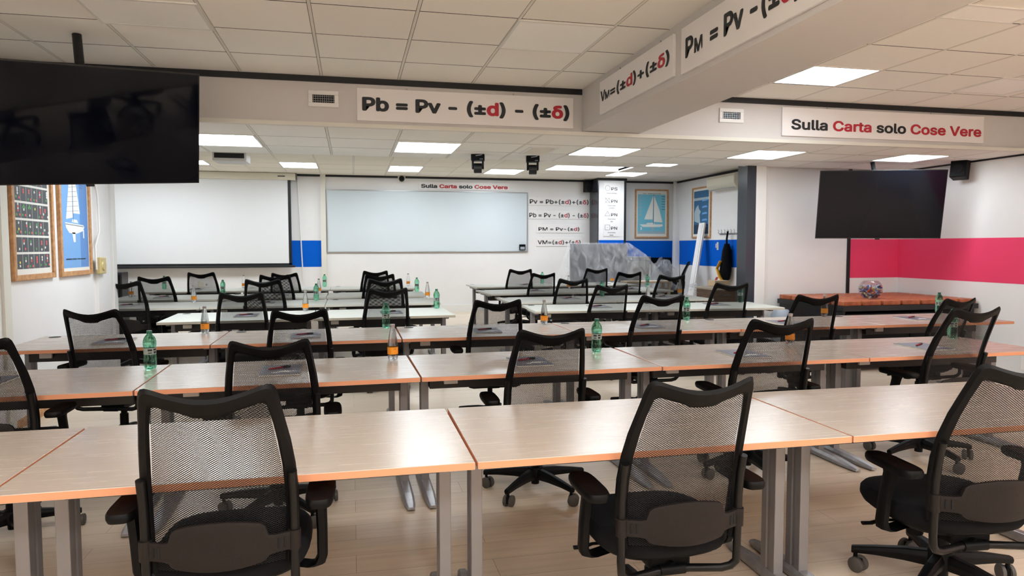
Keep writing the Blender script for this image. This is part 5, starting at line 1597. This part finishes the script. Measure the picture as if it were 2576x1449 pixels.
# black panel with bagged lump
pL, pR = at(1640, 648, 15.0), at(1690, 648, 15.0)
t = thing('black_panel', ((pL.x+pR.x)/2, 15.04, 0), 'black panel standing against the far wall under blue band', 'panel')
w = (pR.x-pL.x)/2
mb = MB(); mb.bb((-w, -0.04, 0.35), (w, 0.04, pL.z)); mb.build('board', 'black', t, 0.006)
mb = MB(); mb.bb((-w+0.05, -0.15, 0), (-w+0.1, 0.12, 0.35)); mb.bb((w-0.1, -0.15, 0), (w-0.05, 0.12, 0.35)); mb.build('stand', 'black', t, 0.004)
def lump(name, c, rx, ry, rz_, seed, mt, label, cat, z0=None):
    rg = random.Random(seed)
    ph = [rg.uniform(0, 6) for _ in range(6)]
    mb = MB()
    n, m_ = 28, 14
    rings = []
    for j in range(m_+1):
        b_ = -pi/2 + pi*j/m_
        rg_ = []
        for k in range(n):
            a_ = 2*pi*k/n
            dd_ = 1 + 0.10*sin(3*a_+ph[0]+2*b_) + 0.08*sin(7*a_+ph[1]+3*b_) + 0.07*sin(5*b_*2+ph[2]+a_)
            zz = sin(b_)*rz_*dd_
            rg_.append(Vector((c[0]+max(0.03, cos(b_))*cos(a_)*rx*dd_, c[1]+max(0.03, cos(b_))*sin(a_)*ry*dd_, max(0.003, c[2]+zz))))
        rings.append(rg_)
    mb.loft(rings, 0, True)
    return tag(mb.build(name, mt), label, cat)
p = at(1668, 672, 14.76)
zlump = p.z
lump('plastic_bag', (p.x-0.05, 14.68, zlump*0.5), 0.36, 0.17, zlump*0.5+0.12, 4, 'film', 'crumpled clear plastic over the black panel', 'plastic bag')
p = at(1772, 722, 12.6)
lump('plastic_bundle', (p.x, 13.0, 0.32), 0.28, 0.25, 0.32, 9, 'film', 'rolled plastic bundle on the floor by the leaning plank', 'plastic bag')
p = at(1812, 735, 11.5)
for i, (u, v, Y, w_, d_, h_, mt, lb) in enumerate(((1800, 740, 11.6, 0.42, 0.4, 0.62, 'whitebox', 'white box on the floor behind the right block'), (1808, 724, 12.1, 0.3, 0.25, 0.78, 'cardboard', 'small cardboard box behind the white box'))):
    q_ = at(u, v, Y)
    t = thing('storage_box', (q_.x, Y, 0), lb, 'box')
    mb = MB(); mb.bb((-w_/2, -d_/2, 0), (w_/2, d_/2, h_-0.02)); mb.build('body', mt, t, 0.006)
    mb = MB(); mb.bb((-w_/2-0.006, -d_/2-0.006, h_-0.10), (w_/2+0.006, d_/2+0.006, h_)); mb.build('lid', mt, t, 0.004)
# drawer pedestal beside the slate panel
q_ = at(1828, 725, 9.4)
t = thing('drawer_unit', (q_.x, 9.4, 0), 'brown wood drawer unit just before the slate panel', 'drawer unit')
hz = q_.z
mb = MB(); mb.bb((-0.2, 0.02, 0.03), (0.2, 0.55, hz-0.03)); mb.build('carcass', 'brownwood', t, 0.003)
mb = MB(); mb.bb((-0.21, 0.0, hz-0.03), (0.21, 0.56, hz)); mb.build('top', 'beige_wood', t, 0.003)
for k in range(3):
    h3 = (hz-0.08)/3
    mb = MB(); mb.bb((-0.19, 0.0, 0.045+k*h3), (0.19, 0.02, 0.04+(k+1)*h3-0.008)); dr = mb.build('drawer', 'brownwood', t, 0.003)
    mb = MB(); mb.bb((-0.05, -0.02, 0.02+(k+0.8)*h3), (0.05, 0.0, 0.03+(k+0.8)*h3)); mb.build('handle', 'alu', dr, 0.002)

# grey bin by the partition, white radiator on the right wall
q_ = on(1962, 778, 0.45)
t = thing('waste_bin', (at(1962, 790, 7.75).x, 7.72, 0), 'pale grey round bin at the foot of the partition wall', 'bin')
zt_ = at(1962, 778, 7.75).z
mb = MB(); mb.lathe([(0.10, 0.0), (0.13, zt_*0.7), (0.125, zt_*0.9), (0.08, zt_), (0.001, zt_)], 28); mb.build('body', 'greyplastic', t)
mb = MB(); mb.lathe([(0.133, zt_*0.72), (0.136, zt_*0.75), (0.131, zt_*0.78)], 28, 0, None, False); mb.build('rim', 'alu', t)
ya = atx(2556, 905, XR-0.1).y
zt_ = atx(2556, 891, XR-0.1).z
t = thing('wall_radiator', (XR-0.005, ya-0.45, 0.06), 'low white radiator on the right wall', 'radiator')
hz = max(0.2, zt_-0.06)
mb = MB()
for k in range(12):
    mb.bb((-0.09, -0.42+k*0.07, 0), (-0.02, -0.42+k*0.07+0.055, hz-0.03))
mb.build('fins', 'white_plastic', t, 0.008)
mb = MB(); mb.bb((-0.10, -0.45, hz-0.03), (0, 0.45, hz)); mb.build('cover', 'white_plastic', t, 0.006)
